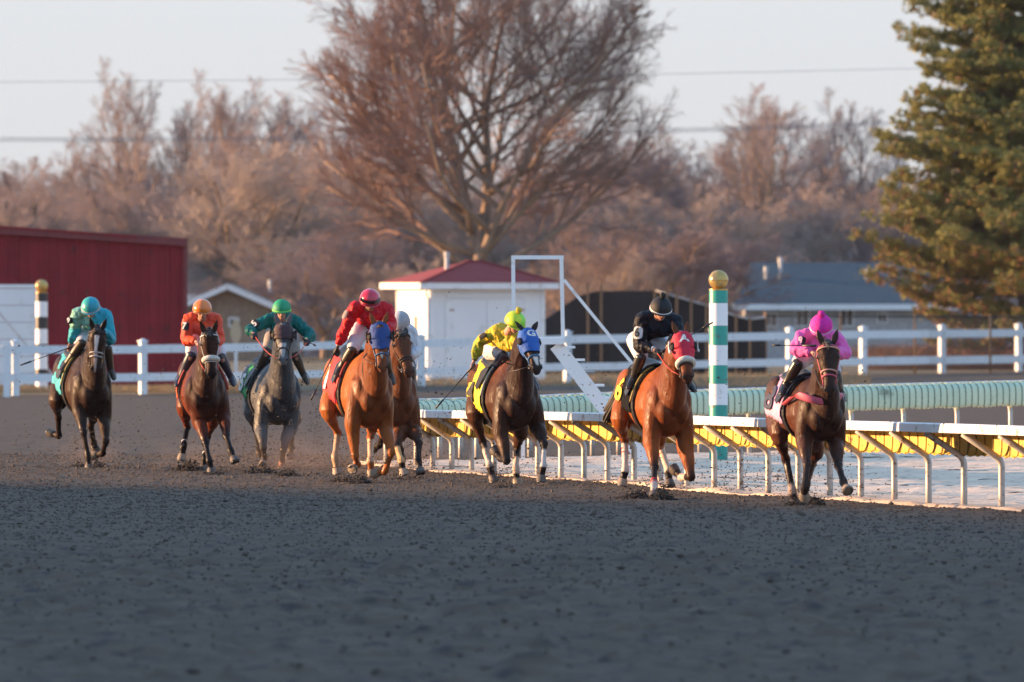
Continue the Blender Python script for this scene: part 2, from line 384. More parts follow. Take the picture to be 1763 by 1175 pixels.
for px in [2850, 2757, 2664, 2572, 2480, 2388, 2295, 2202, 2110, 2018, 1925, 1832, 1740, 1648, 1556, 1466, 1376, 1290, 1205, 1125, 1065, 1020, 965, 912, 866, 821, 793, 757, 722, 690]:
    Yd = float(np.interp(px, fa[:, 0], fa[:, 2])); ty = float(np.interp(px, fa[:, 0], fa[:, 1])); t = P(px, ty, Yd)
    posts.append((Vector((t.x, t.y, 0)), t.z, Vector((-.1, .995, 0))))
safety_rail('safety_rail', line, posts, -1, M['green'], M['seam'], 'running rail with ribbed pale green cover curving across the infield behind the striped pole', .40, .05, .30, 4., near=False)
# ------------------------------------------------------------------ striped poles
def striped(name, px, Yd, ytop, ybot, rpx, bands, c1, label):
    b = P(px, ybot, Yd); b.z = 0
    root = empty(name, b, label, 'pole', 'striped distance poles')
    r = rpx*Yd/F
    def ring(z, rr): return [Vector((b.x+rr*math.cos(a*math.pi/12), b.y+rr*math.sin(a*math.pi/12), z)) for a in range(24)]
    z0 = -.05
    ys = list(bands); cols = c1
    for i in range(len(ys)-1):
        za = P(px, ys[i], Yd).z; zb = P(px, ys[i+1], Yd).z if i < len(ys)-2 else -.05
        mb = MB(); mb.rings([ring(zb, r), ring(za-.002, r)]); autosmooth(mb.build('band', cols[i % 2], root))
    zt = P(px, ys[0], Yd).z
    mb = MB(); mb.rings([ring(zt-.002, r*1.04), ring(zt+.02, r*1.04)]); autosmooth(mb.build('collar', M['gold'], root))
    rb = r*1.06; mb = MB(); mb.ball((b.x, b.y, zt+.012+rb*.96), rb, 24, 16)
    q = [ring(zt+.012+rb*.96-.012, rb*1.012), ring(zt+.012+rb*.96+.012, rb*1.012)]; mb.rings(q)
    mb.build('finial_ball', M['gold'], root)
    return root
striped('striped_pole', 1237, 166, 468, 793, 16, [500, 522, 561, 594.4, 629, 661, 697.6, 730, 762, 800], [M['teal'], M['white']], 'tall teal and white striped pole with a gold ball, behind the near rail')
striped('striped_pole', 71.5, 283, 485, 676, 10.6, [504.5, 519.5, 546, 566.6, 592.5, 610, 636, 655, 680], [M['black'], M['white']], 'black and white striped pole with a gold ball, before the red barn')
# ------------------------------------------------------------------ red barn
YB = 291.; bw0 = P(-260, 0, YB).x; bw1 = P(319, 0, YB).x
barn = empty('barn', (P(100, 0, YB).x, YB, 0), 'dark red ribbed metal barn with a white overhead door at its left', 'barn')
def btop(x): return 3.72+(bw1-x)*.0655
mb = MB()
prof = []
x = bw1; k = 0
while x > bw0:
    major = (k % 3 == 1)
    d = .09 if major else .035; w = .05 if major else .04
    prof += [(x, 0), (x-.155, 0), (x-.165, -d), (x-.165-w, -d), (x-.175-w, 0)]
    x -= .257; k += 1
door_x0, door_x1, door_z = P(-250, 0, YB).x, P(60, 0, YB).x, P(0, 496.5, YB).z
rs = [[Vector((px_, YB+dy, z if z == 0 else btop(px_))) for (px_, dy) in prof] for z in (0, 1)]
mb.rings(rs, closed=False, cap=False)
mb.add([(bw1, YB, 0), (bw1-1.6, YB+14, 0), (bw1-1.6, YB+14, btop(bw1)), (bw1, YB, btop(bw1))], [(0, 1, 2, 3)])
mb.add([(bw0, YB, 0), (bw0, YB+14, 0), (bw0, YB+14, btop(bw0)), (bw0, YB, btop(bw0))], [(3, 2, 1, 0)])
mb.build('wall', M['red_metal'], barn, smooth=False)
mb = MB(); a = Vector((bw0-.2, YB-.11, btop(bw0-.2)+.06)); b = Vector((bw1+.06, YB-.11, btop(bw1+.06)+.06)); mb.beam(a, b, .12, .20); mb.build('fascia', M['red_trim'], barn, smooth=False)
mb = MB(); a = a+Vector((0, 7.2, .13)); b = b+Vector((-1.3, 7.2, .13)); mb.beam(a, b, 14.6, .05); mb.build('roof', M['red_metal'], barn, smooth=False)
mb = MB(); mb.box((bw1+.01, YB-.03, 1.85), (.1, .1, 3.7)); mb.build('corner_trim', M['red_trim'], barn, smooth=False)
dr = MB()
nseg = 6
for i in range(nseg):
    z0 = door_z*i/nseg; z1 = door_z*(i+1)/nseg-.012
    dr.box(((door_x0+door_x1)/2, YB-.09, (z0+z1)/2), (door_x1-door_x0, .05, z1-z0))
door = dr.build('overhead_door', M['whitewall'], barn, smooth=False)
mb = MB()
for xx in (door_x0, door_x1+.04): mb.box((xx, YB-.085, door_z/2), (.09, .09, door_z+.08))
mb.box(((door_x0+door_x1)/2, YB-.085, door_z+.05), (door_x1-door_x0+.2, .09, .09)); mb.build('door_trim', M['white'], door, smooth=False)
bp_ = empty('support_brace', P(38, 640, 284), 'thin pale pole leaning diagonally in front of the white barn door', 'brace')
mb = MB(); mb.beam(P(-30, 505, 285.2), P(60, 612, 285.2), .05, .05); mb.beam(P(60, 612, 285.2), P(88, 642, 285.2), .045, .045)
mb.beam(P(88, 642, 285.2), P(118, 677, 285.2), .05, .05); mb.build('brace_pole', M['pvc'], bp_, smooth=False)
# ------------------------------------------------------------------ white hip-roofed shed
YS = 324.; sc_ = YS/F
cor = P(741, 654, YS); cor.z = 0
th = R(19.); fx = Vector((math.cos(th), math.sin(th), 0)); bx = Vector((-math.sin(th), math.cos(th), 0))
Wd = (935.5-741)*sc_/math.cos(th)*1.01; Dp = (741-682)*sc_/math.sin(th)
shed = empty('shed', cor+fx*Wd/2+bx*Dp/2, 'small white shed with a red hip roof and double doors, behind the board fence', 'shed')
wh = P(0, 497, YS).z
def sp(u, v, z): return cor+fx*u+bx*v+Vector((0, 0, z))
mb = MB()
mb.add([sp(0, 0, 0), sp(Wd, 0, 0), sp(Wd, Dp, 0), sp(0, Dp, 0), sp(0, 0, wh), sp(Wd, 0, wh), sp(Wd, Dp, wh), sp(0, Dp, wh)], [(0, 1, 5, 4), (1, 2, 6, 5), (2, 3, 7, 6), (3, 0, 4, 7), (4, 5, 6, 7)])
k = 0.06
while k < Dp-.05:
    mb.beam(sp(-.012, k, .05), sp(-.012, k, wh-.02), .03, .02); k += .135
wall = mb.build('wall', M['whitewall'], shed, smooth=False)
mb = MB()
for (u, v) in ((.04, -.016), (Wd-.04, -.016)): mb.box(sp(u, v, wh/2-.005), (.1, .03, wh-.02), th)
for u, v in ((-.016, .05), (-.016, Dp-.05)): mb.box(sp(u, v, wh/2-.005), (.03, .1, wh-.02), th)
mb.build('corner_trim', M['white'], shed, smooth=False)
dz = P(0, 513, YS).z; d0, d1 = .56, Wd-.62
for (a, b) in ((d0, (d0+d1)/2-.006), ((d0+d1)/2+.006, d1)):
    mb = MB(); mb.box(sp((a+b)/2, -.02, dz/2), (b-a, .03, dz-.04), th)
    d = mb.build('door', M['whitewall'], shed, smooth=False)
    for zz in (.35, 1.15, 2.0):
        if zz < dz:
            h = MB(); u = a+.07 if a == d0 else b-.07; h.box(sp(u, -.045, zz), (.14, .02, .05), th); h.build('hinge', M['brick'], d, smooth=False)
mb = MB(); mb.box(sp(d0-.05, -.025, dz/2), (.09, .05, dz+.04), th); mb.box(sp(d1+.05, -.025, dz/2), (.09, .05, dz+.04), th); mb.box(sp((d0+d1)/2, -.025, dz+.05), (d1-d0+.18, .05, .09), th)
mb.build('door_frame', M['white'], shed, smooth=False)
ov = .32; e0 = wh+.0
zf = P(0, 487.5, YS).z
mb = MB()
loop = [(-ov-.08, -ov), (Wd+ov, -ov), (Wd+ov, Dp+ov), (-ov-.08, Dp+ov)]
for i in range(4):
    a = loop[i]; b = loop[(i+1) % 4]
    mb.beam(sp(a[0], a[1], (wh+zf)/2), sp(b[0], b[1], (wh+zf)/2), .05, zf-wh+.02)
mb.build('fascia', M['white'], shed, smooth=False)
mb = MB(); mb.add([sp(*p, wh+.03) for p in loop], [(3, 2, 1, 0)]); mb.build('soffit', M['white'], shed, smooth=False)
rz_ = P(0, 449.5, YS).z
hx = .52*Wd; pk1 = sp(hx-.15, Dp*.5, rz_); pk2 = sp(hx+.25, Dp*.5, rz_)
lo = [(-ov-.13, -ov-.05), (Wd+ov+.05, -ov-.05), (Wd+ov+.05, Dp+ov+.05), (-ov-.13, Dp+ov+.05)]
L4 = [sp(*p, zf+.01) for p in lo]
mb = MB(); mb.add(L4+[pk1, pk2], [(0, 1, 5, 4), (1, 2, 5), (2, 3, 4, 5), (3, 0, 4), (3, 2, 1, 0)]); roof = mb.build('roof', M['red_shingle'], shed, smooth=False)
mb = MB()
for a, b in ((L4[0], pk1), (L4[1], pk2), (pk1, pk2)): mb.beam(a+Vector((0, 0, .01)), b+Vector((0, 0, .02)), .12, .03)
mb.build('ridge_cap', M['red_shingle'], roof, smooth=False)
vp = sp(.62, Dp*.35, 0); vb = P(769, 462, YS); mb = MB(); mb.tube([(vb.x, YS+1.0, rz_-.65), (vb.x, YS+1.0, P(0, 441, YS).z)], .066, 14); mb.tube([(vb.x, YS+1.0, P(0, 441, YS).z-.01), (vb.x, YS+1.0, P(0, 434, YS).z)], .08, 14)
autosmooth(mb.build('vent_pipe', M['pvc'], roof))
mb = MB(); mb.tube([sp(-.20, -.26, wh+.02), sp(-.20, -.20, wh-.14), sp(-.06, .02, wh-.32), sp(-.06, .06, .1), sp(-.18, .0, .03)], .04, 8); mb.build('downspout', M['whitewall'], shed)
mb = MB(); mb.box(sp(-.03, Dp*.42, 1.45), (.03, .16, .75), th); mb.build('panel_box', M['house_tan'], shed, smooth=False)
# ------------------------------------------------------------------ white starter's stand with stairs
YT = 163.
st = empty('viewing_stand', P(960, 800, YT), 'white metal platform stand with a tall frame and stairs, behind the near rail', 'stand')
m = YT/F
def tp(px, py, d=0): return P(px, py, YT+d)
for px, y0, y1, d in ((884, 443, 588, 0), (967, 443, 588, 0), (886, 588, 800, 0), (900, 588, 800, 1.0)):
    mb = MB(); mb.beam(tp(px-(.5 if y0 < 500 else 0), y0, d), tp(px+(2.5 if px > 950 else .5), y1, d), .055, .055, (0, 1, 0)); mb.build('upright', M['white'], st, smooth=False)
mb = MB(); mb.beam(tp(880, 443.5), tp(970.5, 443.5), .056, .056); mb.build('top_bar', M['white'], st, smooth=False)
mb = MB(); a = tp(884, 583, .5); b = tp(972, 583, .5); mb.beam(a, b, 1.1, .035); mb.build('deck', M['white'], st, smooth=False)
mb = MB(); a = tp(884, 588.5, -.07); b = tp(972, 588.5, -.07); mb.beam(a, b, .05, .08); mb.beam(tp(884, 588.5, 1.07), tp(972, 588.5, 1.07), .05, .08); mb.build('deck_edge', M['white'], st, smooth=False)
for d in (0, .85):
    mb = MB(); mb.beam(tp(957, 594, d), tp(1116, 801, d), .05, .20); mb.build('stringer', M['white'], st, smooth=False)
for k in range(9):
    u = (k+.6)/9.3; c = tp(957+156*u+11, 594+203*u-9, .42); mb = MB(); mb.box(c, (.20, .84, .03)); mb.build('tread', M['grey_metal'] if k % 3 == 2 else M['white'], st, smooth=False)
mb = MB(); mb.beam(tp(971, 482), tp(1112, 655), .045, .045); mb.beam(tp(1112, 655), tp(1112, 790), .045, .045, (0, 1, 0)); mb.build('handrail', M['white'], st, smooth=False)
# ------------------------------------------------------------------ dark screened fence and chain-link fence
YD = 348.
sf = empty('screen_fence', (P(1100, 0, YD).x, YD, 0), 'tall dark screened fence with weathered wooden posts behind the white board fence', 'fence')
topc = [(934, 552), (950, 543), (975, 524), (1000, 508), (1030, 502), (1070, 501), (1127, 501), (1165, 512), (1220, 528), (1260, 543), (1290, 551), (1318, 548)]
ta = np.array(topc, float)
xs = np.linspace(934, 1318, 33)
mb = MB()
for i in range(0):
    a, b = xs[i], xs[i+1]; za = P(0, np.interp(a, ta[:, 0], ta[:, 1]), YD).z; zb = P(0, np.interp(b, ta[:, 0], ta[:, 1]), YD).z
    dy = 0
    xa = P(a, 0, YD).x; xb = P(b, 0, YD).x-.012
    mb.poly([(xa, YD+dy, 0), (xb, YD-dy, 0), (xb, YD-dy, zb), (xa, YD+dy, za)], (0, .03, 0))
top_ = [(P(x_, 0, YD).x, YD, P(0, np.interp(x_, ta[:, 0], ta[:, 1]), YD).z) for x_ in xs]
mb.rings([[Vector((x_, y_+d_, zz_)) for (zz_, d_) in ((0, 0), (z_, 0), (z_, .04), (0, .04))] for (x_, y_, z_) in top_])
mb.build('screen', M['shade_cloth'], sf, smooth=False)
for px, ty in ((1012, 488), (1035, 489), (1127, 478), (1148, 500), (1165, 508), (1190, 514), (1216, 522), (1267, 540), (1291, 548)):
    mb = MB(); c = P(px, ty, YD-.2); mb.box((c.x, YD-.2, c.z/2), (.07, .1, c.z)); mb.build('post', M['wood'], sf, smooth=False)
mb = MB(); pts = [P(px, py-1, YD-.1) for px, py in topc if px > 1100]; mb.tube(pts, .025, 6); mb.build('top_cable', M['pvc'], sf)
YC = 352.
cf = empty('chain_link_fence', (P(1440, 0, YC).x, YC, 0), 'chain-link fence with a dark top rail in front of the low grey house', 'fence')
mb = MB(); mb.tube([P(1318, 544, YC), P(1440, 545, YC), P(1600, 545.5, YC), P(1850, 546, YC)], .03, 6); mb.build('top_rail', M['black'], cf)
for px in (1318, 1447, 1575, 1705):
    mb = MB(); c = P(px, 542 if px > 1320 else 537, YC); mb.tube([(c.x, YC, 0), (c.x, YC, c.z)], .05 if px < 1320 else .035, 8); mb.build('post', M['wood'], cf)
x0 = P(1318, 0, YC).x; x1 = P(1850, 0, YC).x; zt = P(0, 545, YC).z
mb = MB(); x = x0-2
while x < x1:
    for sg in (1, -1):
        a = Vector((x, YC, 0)); b = Vector((x+sg*zt*.75, YC, zt))
        if sg < 0: a = a+Vector((1.2, 0, 0)); b = b+Vector((1.2, 0, 0))
        def cl(p, q):
            if p.x > q.x: p, q = q, p
            if q.x < x0 or p.x > x1: return None
            d = q-p
            if p.x < x0: p = p+d*((x0-p.x)/d.x)
            d = q-p
            if q.x > x1: q = p+d*((x1-p.x)/d.x)
            return p, q
        r_ = cl(a, b)
        if r_ and (r_[1]-r_[0]).length > .01: mb.tube(r_, .0045, 3, cap=False)
    x += .105
mb.build('mesh_wire', M['grey_metal'], cf)
# ------------------------------------------------------------------ houses behind
def house(label, px0, px1, Yd, eave, ridge, depth, wallm, roofm, windows, vents, base=-.0, gable=None):
    x0 = P(px0, 0, Yd).x; x1 = P(px1, 0, Yd).x; ze = P(0, eave, Yd).z; zr = P(0, ridge, Yd).z
    h = empty('house', ((x0+x1)/2, Yd, 0), label, 'house', 'houses behind the track')
    mb = MB(); mb.box(((x0+x1)/2, Yd+depth/2, ze/2), (x1-x0, depth, ze)); 
    mb.build('wall', wallm, h, smooth=False)
    o = .5; mb = MB()
    if gable is None:
        A = [(x0-o, Yd-o, ze), (x1+o, Yd-o, ze), (x1+o, Yd+depth+o, ze), (x0-o, Yd+depth+o, ze)]; ry = Yd+depth/2
        hip = depth*.04
        mb.add(A+[(x0+hip, ry, zr), (x1-hip, ry, zr)], [(0, 1, 5, 4), (1, 2, 5), (2, 3, 4, 5), (3, 0, 4), (3, 2, 1, 0)])
        rf = mb.build('roof', roofm, h, smooth=False)
        mb = MB(); mb.beam((x0-o, Yd-o-.03, ze+.0), (x1+o, Yd-o-.03, ze+.0), .06, .22); mb.build('gutter', M['white'], rf, smooth=False)
    else:
        xm = P(gable, 0, Yd).x
        for (xa, za, xb, zb) in ((x0-o, ze-.1, xm, zr), (xm, zr, x1+o, ze-.1)):
            mb.poly([(xa, Yd-o, za), (xb, Yd-o, zb), (xb, Yd-o, zb+.14), (xa, Yd-o, za+.14)], (0, depth+2*o, 0))
        rf = mb.build('roof', roofm, h, smooth=False)
        mb = MB(); mb.poly([(x0, Yd+.01, ze), (x1, Yd+.01, ze), (xm, Yd+.01, zr)], (0, .1, 0)); mb.build('gable_wall', wallm, h, smooth=False)
        mb = MB()
        for (xa, za, xb, zb) in ((x0-o, ze-.1, xm-.01, zr), (xm+.01, zr, x1+o, ze-.1)):
            mb.poly([(xa, Yd-o-.06, za-.06), (xb, Yd-o-.06, zb-.06), (xb, Yd-o-.06, zb+.15), (xa, Yd-o-.06, za+.15)], (0, .05, 0))
        mb.build('fascia', M['white'], rf, smooth=False)
    for (a, b, t, u) in windows:
        xa, xb = P(a, 0, Yd).x, P(b, 0, Yd).x; za, zb = P(0, u, Yd).z, P(0, t, Yd).z
        mb = MB(); c = ((xa+xb)/2, Yd-.03, (za+zb)/2); mb.box(c, (xb-xa, .05, zb-za)); w = mb.build('window', M['glass'], h, smooth=False)
        mb = MB(); T = .06
        mb.box((xa, Yd-.045, c[2]), (T, .08, zb-za+T)); mb.box((xb, Yd-.045, c[2]), (T, .08, zb-za+T)); mb.box((c[0], Yd-.045, za-.0), (xb-xa-T, .08, T)); mb.box((c[0], Yd-.045, zb), (xb-xa-T, .08, T)); mb.box((c[0], Yd-.06, c[2]), (.04, .03, zb-za-T))
        mb.build('frame', M['white'], w, smooth=False)
    for (px, y0, y1, rpx, mm) in vents:
        c = P(px, 0, Yd+1.2); r = rpx*Yd/F; mb = MB(); z0 = P(0, y1, Yd).z-.25; z1 = P(0, y0, Yd).z
        mb.tube([(c.x, Yd+depth*.3, z0), (c.x, Yd+depth*.3, z1-.2), (c.x, Yd+depth*.3, z1-.19), (c.x, Yd+depth*.3, z1)], [r*.8, r*.8, r*1.25, r*1.1], 10); autosmooth(mb.build('vent' if mm is M['pvc'] else 'chimney', mm, rf))
    return h
house('long low house with a blue-grey shingle roof and white gutter, beside the pine', 1283, 1640, 430, 529, 452, 8, M['house_wall'], M['roofgrey'], [(1316, 1338, 540, 562), (1370, 1393, 533, 562), (1446, 1469, 533, 562), (1511, 1527, 540, 556)],
      [(1320, 459, 470, 3.2, M['pvc']), (1345, 443, 470, 3.6, M['pvc']), (1494, 464, 478, 4, M['pvc'])])
house('small tan house with a white trimmed gable, right of the red barn', 318, 466, 415, 533, 496, 9, M['house_tan'], M['rooftan'], [(395, 410, 548, 562)], [(493-30, 482, 492, 2.6, M['pvc'])], gable=392)
house('brown roofed house rising behind the small gabled one', 250, 560, 460, 512, 448, 9, M['house_tan'], M['rooftan'], [], [(457, 436, 456, 3.6, M['pvc'])])
house('house with a dark grey roof half hidden among trees behind the green rider', 470, 545, 450, 522, 500, 8, M['house_wall'], M['roofgrey'], [], [], gable=None)
house('tan house with clay chimney stacks far behind the grey-roofed one', 1395, 1700, 480, 500, 448, 8, M['house_tan'], M['roofgrey'], [], [(1418, 414, 448, 4.5, M['brick']), (1411, 428, 448, 4, M['brick'])])
# leaf-shaped yellowish board leaning behind the fence
mb = MB(); c = P(406, 566, 262+50); pts = []
for a in range(16):
    t = a/16*2*math.pi; pts.append((c.x+.17*math.sin(t)*(1-.15*abs(math.cos(t))), c.y, 1.2+.36*math.cos(t)))
# (built as a lawn ornament: a pale yellow almond-shaped panel on a white stake)
ow = empty('garden_marker', (c.x, c.y, 0), 'pale yellow almond-shaped marker on a white stake between the orange and green riders', 'marker')
z0 = P(0, 595, c.y).z; z1 = P(0, 550, c.y).z; zc = (z0+z1)/2; hh = (z1-z0)/2
mb = MB(); mb.poly([(c.x+.15*(1 if 0 else 1)*math.sin(t)*math.cos(t*0)*(1-abs(math.cos(t))**2*.35), c.y, zc+hh*math.cos(t)) for t in [k/20*2*math.pi for k in range(20)]], (0, .03, 0)); mb.build('panel', mat('yellow_panel', (.55, .50, .25), .7, (.5, .35, .3), 3, .8), ow, smooth=False)
mb = MB(); mb.beam((c.x, c.y+.05, 0), (c.x, c.y+.05, z0+.1), .09, .05, (0, 1, 0)); mb.build('stake', M['white'], ow, smooth=False)
# ------------------------------------------------------------------ power lines
def wire(name, pts, label, Yd, n=1, r=.02):
    root = empty(name, P(pts[0][0], pts[0][1], Yd), label, 'power line')
    for k in range(n):
        mb = MB(); q = [P(a, b+k*3.0, Yd) for a, b in pts]; mb.tube(q, r, 5); mb.build('cable', M['wire'], root)
xs = list(range(-200, 2001, 100))
def quad(x, a, b, c): return a+b*x+c*x*x
wire('power_line', [(x, 141.5-.0045*x-.0000065*x*x) for x in xs], 'single thin overhead wire high in the pale sky', 390, 1, .008)
wire('power_line', [(x, 237.5+.0025*x-.0000135*x*x) for x in xs], 'bundle of three overhead cables crossing the sky behind the big bare tree', 470, 3, .012)
# ------------------------------------------------------------------ horses
def text_mesh(s, size, depth=.004, bold=.0):
    c = bpy.data.curves.new('t', 'FONT'); c.body = s; c.size = size; c.align_x = 'CENTER'; c.align_y = 'CENTER'; c.extrude = depth; c.offset = bold; c.resolution_u = 3
    o = bpy.data.objects.new('t', c); COL.objects.link(o); dg = bpy.context.evaluated_depsgraph_get(); dg.update()
    me = bpy.data.meshes.new_from_object(o.evaluated_get(dg), depsgraph=dg)
    v = [tuple(x.co) for x in me.vertices]; f = [tuple(p.vertices) for p in me.polygons]
    bpy.data.objects.remove(o); bpy.data.curves.remove(c); bpy.data.meshes.remove(me)
    return v, f
class Frame:
    """horse frame: x forward, y to the horse's left (right in the photo), z up"""
    def __init__(s, ox, oy, sc, chest, rump, gpy):
        s.ox, s.oy, s.sc = ox, oy, sc; s.Y0 = GY(gpy); k = F/s.Y0; s.k = k; s.gpy = gpy
        s.th = math.asin(max(-.6, min(.6, (chest-rump)/k/1.15)))
        s.sn, s.cs = math.sin(s.th), math.cos(s.th)
        Xc = (chest-881.5)/k
        s.O = Vector((Xc-.5*s.sn, s.Y0+.5*s.cs, 0))
    def src(s, px, py, x):
        """photo pixel + forward distance -> local point"""
        k = (px-881.5)/F; O = s.O
        y = (k*(O.y-x*s.cs)-O.x-x*s.sn)/(s.cs-k*s.sn)
        Yw = O.y-x*s.cs+y*s.sn
        return Vector((x, y, CH-(py-HY)*Yw/F))
    def at(s, px, py, x, crop=None):
        ox, oy, sc = crop or (s.ox, s.oy, s.sc)
        return s.src(ox+px/sc, oy+py/sc, x)
    def reach(s, par, px, py, L, sg, crop=None):
        A = s.at(px, py, 0, crop); B = s.at(px, py, 1, crop)-A; d = A-par
        a = B.dot(B); b = 2*B.dot(d); c = d.dot(d)-L*L; D = b*b-4*a*c
        if D <= 0: x = -b/(2*a)
        else: x = (-b+sg*math.sqrt(D))/(2*a)
        return A+B*x
TR = [(-.86, 1.36, 1.12, .10), (-.80, 1.44, 1.02, .19), (-.68, 1.54, .92, .255), (-.50, 1.60, .86, .285), (-.30, 1.595, .84, .29), (-.10, 1.54, .80, .305), (.10, 1.525, .77, .315),
      (.28, 1.56, .745, .305), (.42, 1.595, .74, .285), (.56, 1.54, .76, .265), (.68, 1.42, .82, .225), (.76, 1.30, .93, .16), (.80, 1.2, 1.04, .09)]
TRa = np.array(TR)
def coat_mat(name, rough=.44, spec=.12):
    m = bpy.data.materials.new(name); m.use_nodes = True; nt = m.node_tree; b = nt.nodes['Principled BSDF']
    at = nt.nodes.new('ShaderNodeAttribute'); at.attribute_name = 'coat'
    tc = nt.nodes.new('ShaderNodeTexCoord')
    nz = nt.nodes.new('ShaderNodeTexNoise'); nz.inputs['Scale'].default_value = 9; nz.inputs['Detail'].default_value = 5; nt.links.new(tc.outputs['Object'], nz.inputs['Vector'])
    mr = nt.nodes.new('ShaderNodeMapRange'); mr.inputs['To Min'].default_value = .72; mr.inputs['To Max'].default_value = 1.3; nt.links.new(nz.outputs[0], mr.inputs['Value'])
    mx = nt.nodes.new('ShaderNodeVectorMath'); mx.operation = 'SCALE'; nt.links.new(at.outputs['Color'], mx.inputs[0]); nt.links.new(mr.outputs[0], mx.inputs['Scale'])
    nz3 = nt.nodes.new('ShaderNodeTexNoise'); nz3.inputs['Scale'].default_value = 42; nz3.inputs['Detail'].default_value = 3; nt.links.new(tc.outputs['Object'], nz3.inputs['Vector'])
    m3 = nt.nodes.new('ShaderNodeMapRange'); m3.inputs['From Min'].default_value = .66; m3.inputs['From Max'].default_value = .72; nt.links.new(nz3.outputs[0], m3.inputs['Value'])
    mm = nt.nodes.new('ShaderNodeMix'); mm.data_type = 'RGBA'; mm.inputs['B'].default_value = (.16, .115, .085, 1)
    nt.links.new(m3.outputs[0], mm.inputs['Factor']); nt.links.new(mx.outputs[0], mm.inputs['A']); nt.links.new(mm.outputs['Result'], b.inputs['Base Color'])
    b.inputs['Roughness'].default_value = rough; b.inputs['Specular IOR Level'].default_value = spec
    b.inputs['Sheen Weight'].default_value = .0
    n2 = nt.nodes.new('ShaderNodeTexNoise'); n2.inputs['Scale'].default_value = 7; n2.inputs['Detail'].default_value = 6; mp = nt.nodes.new('ShaderNodeMapping'); mp.inputs['Scale'].default_value = (1, 1, .42); nt.links.new(tc.outputs['Object'], mp.inputs[0]); nt.links.new(mp.outputs[0], n2.inputs['Vector'])
    m4 = nt.nodes.new('ShaderNodeMapRange'); m4.inputs['From Min'].default_value = .35; m4.inputs['From Max'].default_value = .65; m4.inputs['To Min'].default_value = .30; m4.inputs['To Max'].default_value = .62; nt.links.new(n2.outputs[0], m4.inputs['Value']); nt.links.new(m4.outputs[0], b.inputs['Roughness'])
    bp = nt.nodes.new('ShaderNodeBump'); bp.inputs['Strength'].default_value = .6; bp.inputs['Distance'].default_value = .07; nt.links.new(n2.outputs[0], bp.inputs['Height']); nt.links.new(bp.outputs[0], b.inputs['Normal'])
    return m
COAT = coat_mat('horse_coat')
M['hoof'] = mat('hoof_horn', (.13, .10, .08), .6, (.07, .055, .045), 8, .8)
M['hooftan'] = mat('pale_hoof', (.33, .24, .17), .6, (.2, .15, .1), 8, .8)
M['shoe'] = mat('horse_shoe', (.16, .16, .17), .4, metal=.7)
M['leather'] = mat('dark_leather', (.035, .022, .016), .5)
M['leatherb'] = mat('black_leather', (.012, .012, .014), .45)
M['hair'] = mat('black_horse_hair', (.015, .012, .011), .55, (.03, .022, .018), 12, .8, .4, 60)
M['eye'] = mat('horse_eye', (.01, .007, .006), .08, spec=.9)
M['nostril'] = mat('dark_nostril', (.006, .005, .005), .8)
M['wrap'] = mat('white_leg_wrap', (.66, .62, .58), .8)
M['redtape'] = mat('red_tape', (.55, .03, .05), .7)
M['fleece'] = mat('white_sheepskin', (.68, .66, .60), .95, (.5, .48, .42), 20, .9, 1., 60)
M['clear'] = mat('plastic_cup', (.55, .55, .56), .3)
def capsule_chain(mb, pts, ra, rb=None, side=None, sub=4, n=14):
    """smooth tapered limb through pts (Catmull-Rom), rounded ends"""
    pts = [Vector(p) for p in pts]; rb = rb or ra; P_ = [pts[0]*2-pts[1]]+pts+[pts[-1]*2-pts[-2]]; q = []; A = []; B = []
    for i in range(len(pts)-1):
        p0, p1, p2, p3 = P_[i:i+4]
        for k in range(sub):
            t = k/sub
            q.append(.5*((2*p1)+(p2-p0)*t+(2*p0-5*p1+4*p2-p3)*t*t+(3*p1-p0-3*p2+p3)*t**3)); e = t*t*(3-2*t)
            A.append(ra[i]*(1-e)+ra[i+1]*e); B.append(rb[i]*(1-e)+rb[i+1]*e)
    q.append(pts[-1]); A.append(ra[-1]); B.append(rb[-1])
    d0 = (q[0]-q[1]).normalized(); d1 = (q[-1]-q[-2]).normalized()
    q = [q[0]+d0*(A[0]*.6)]+q+[q[-1]+d1*(A[-1]*.6)]; A = [A[0]*.55]+A+[A[-1]*.55]; B = [B[0]*.55]+B+[B[-1]*.55]
    mb.tube(q, A, n, side=side, rb=B)
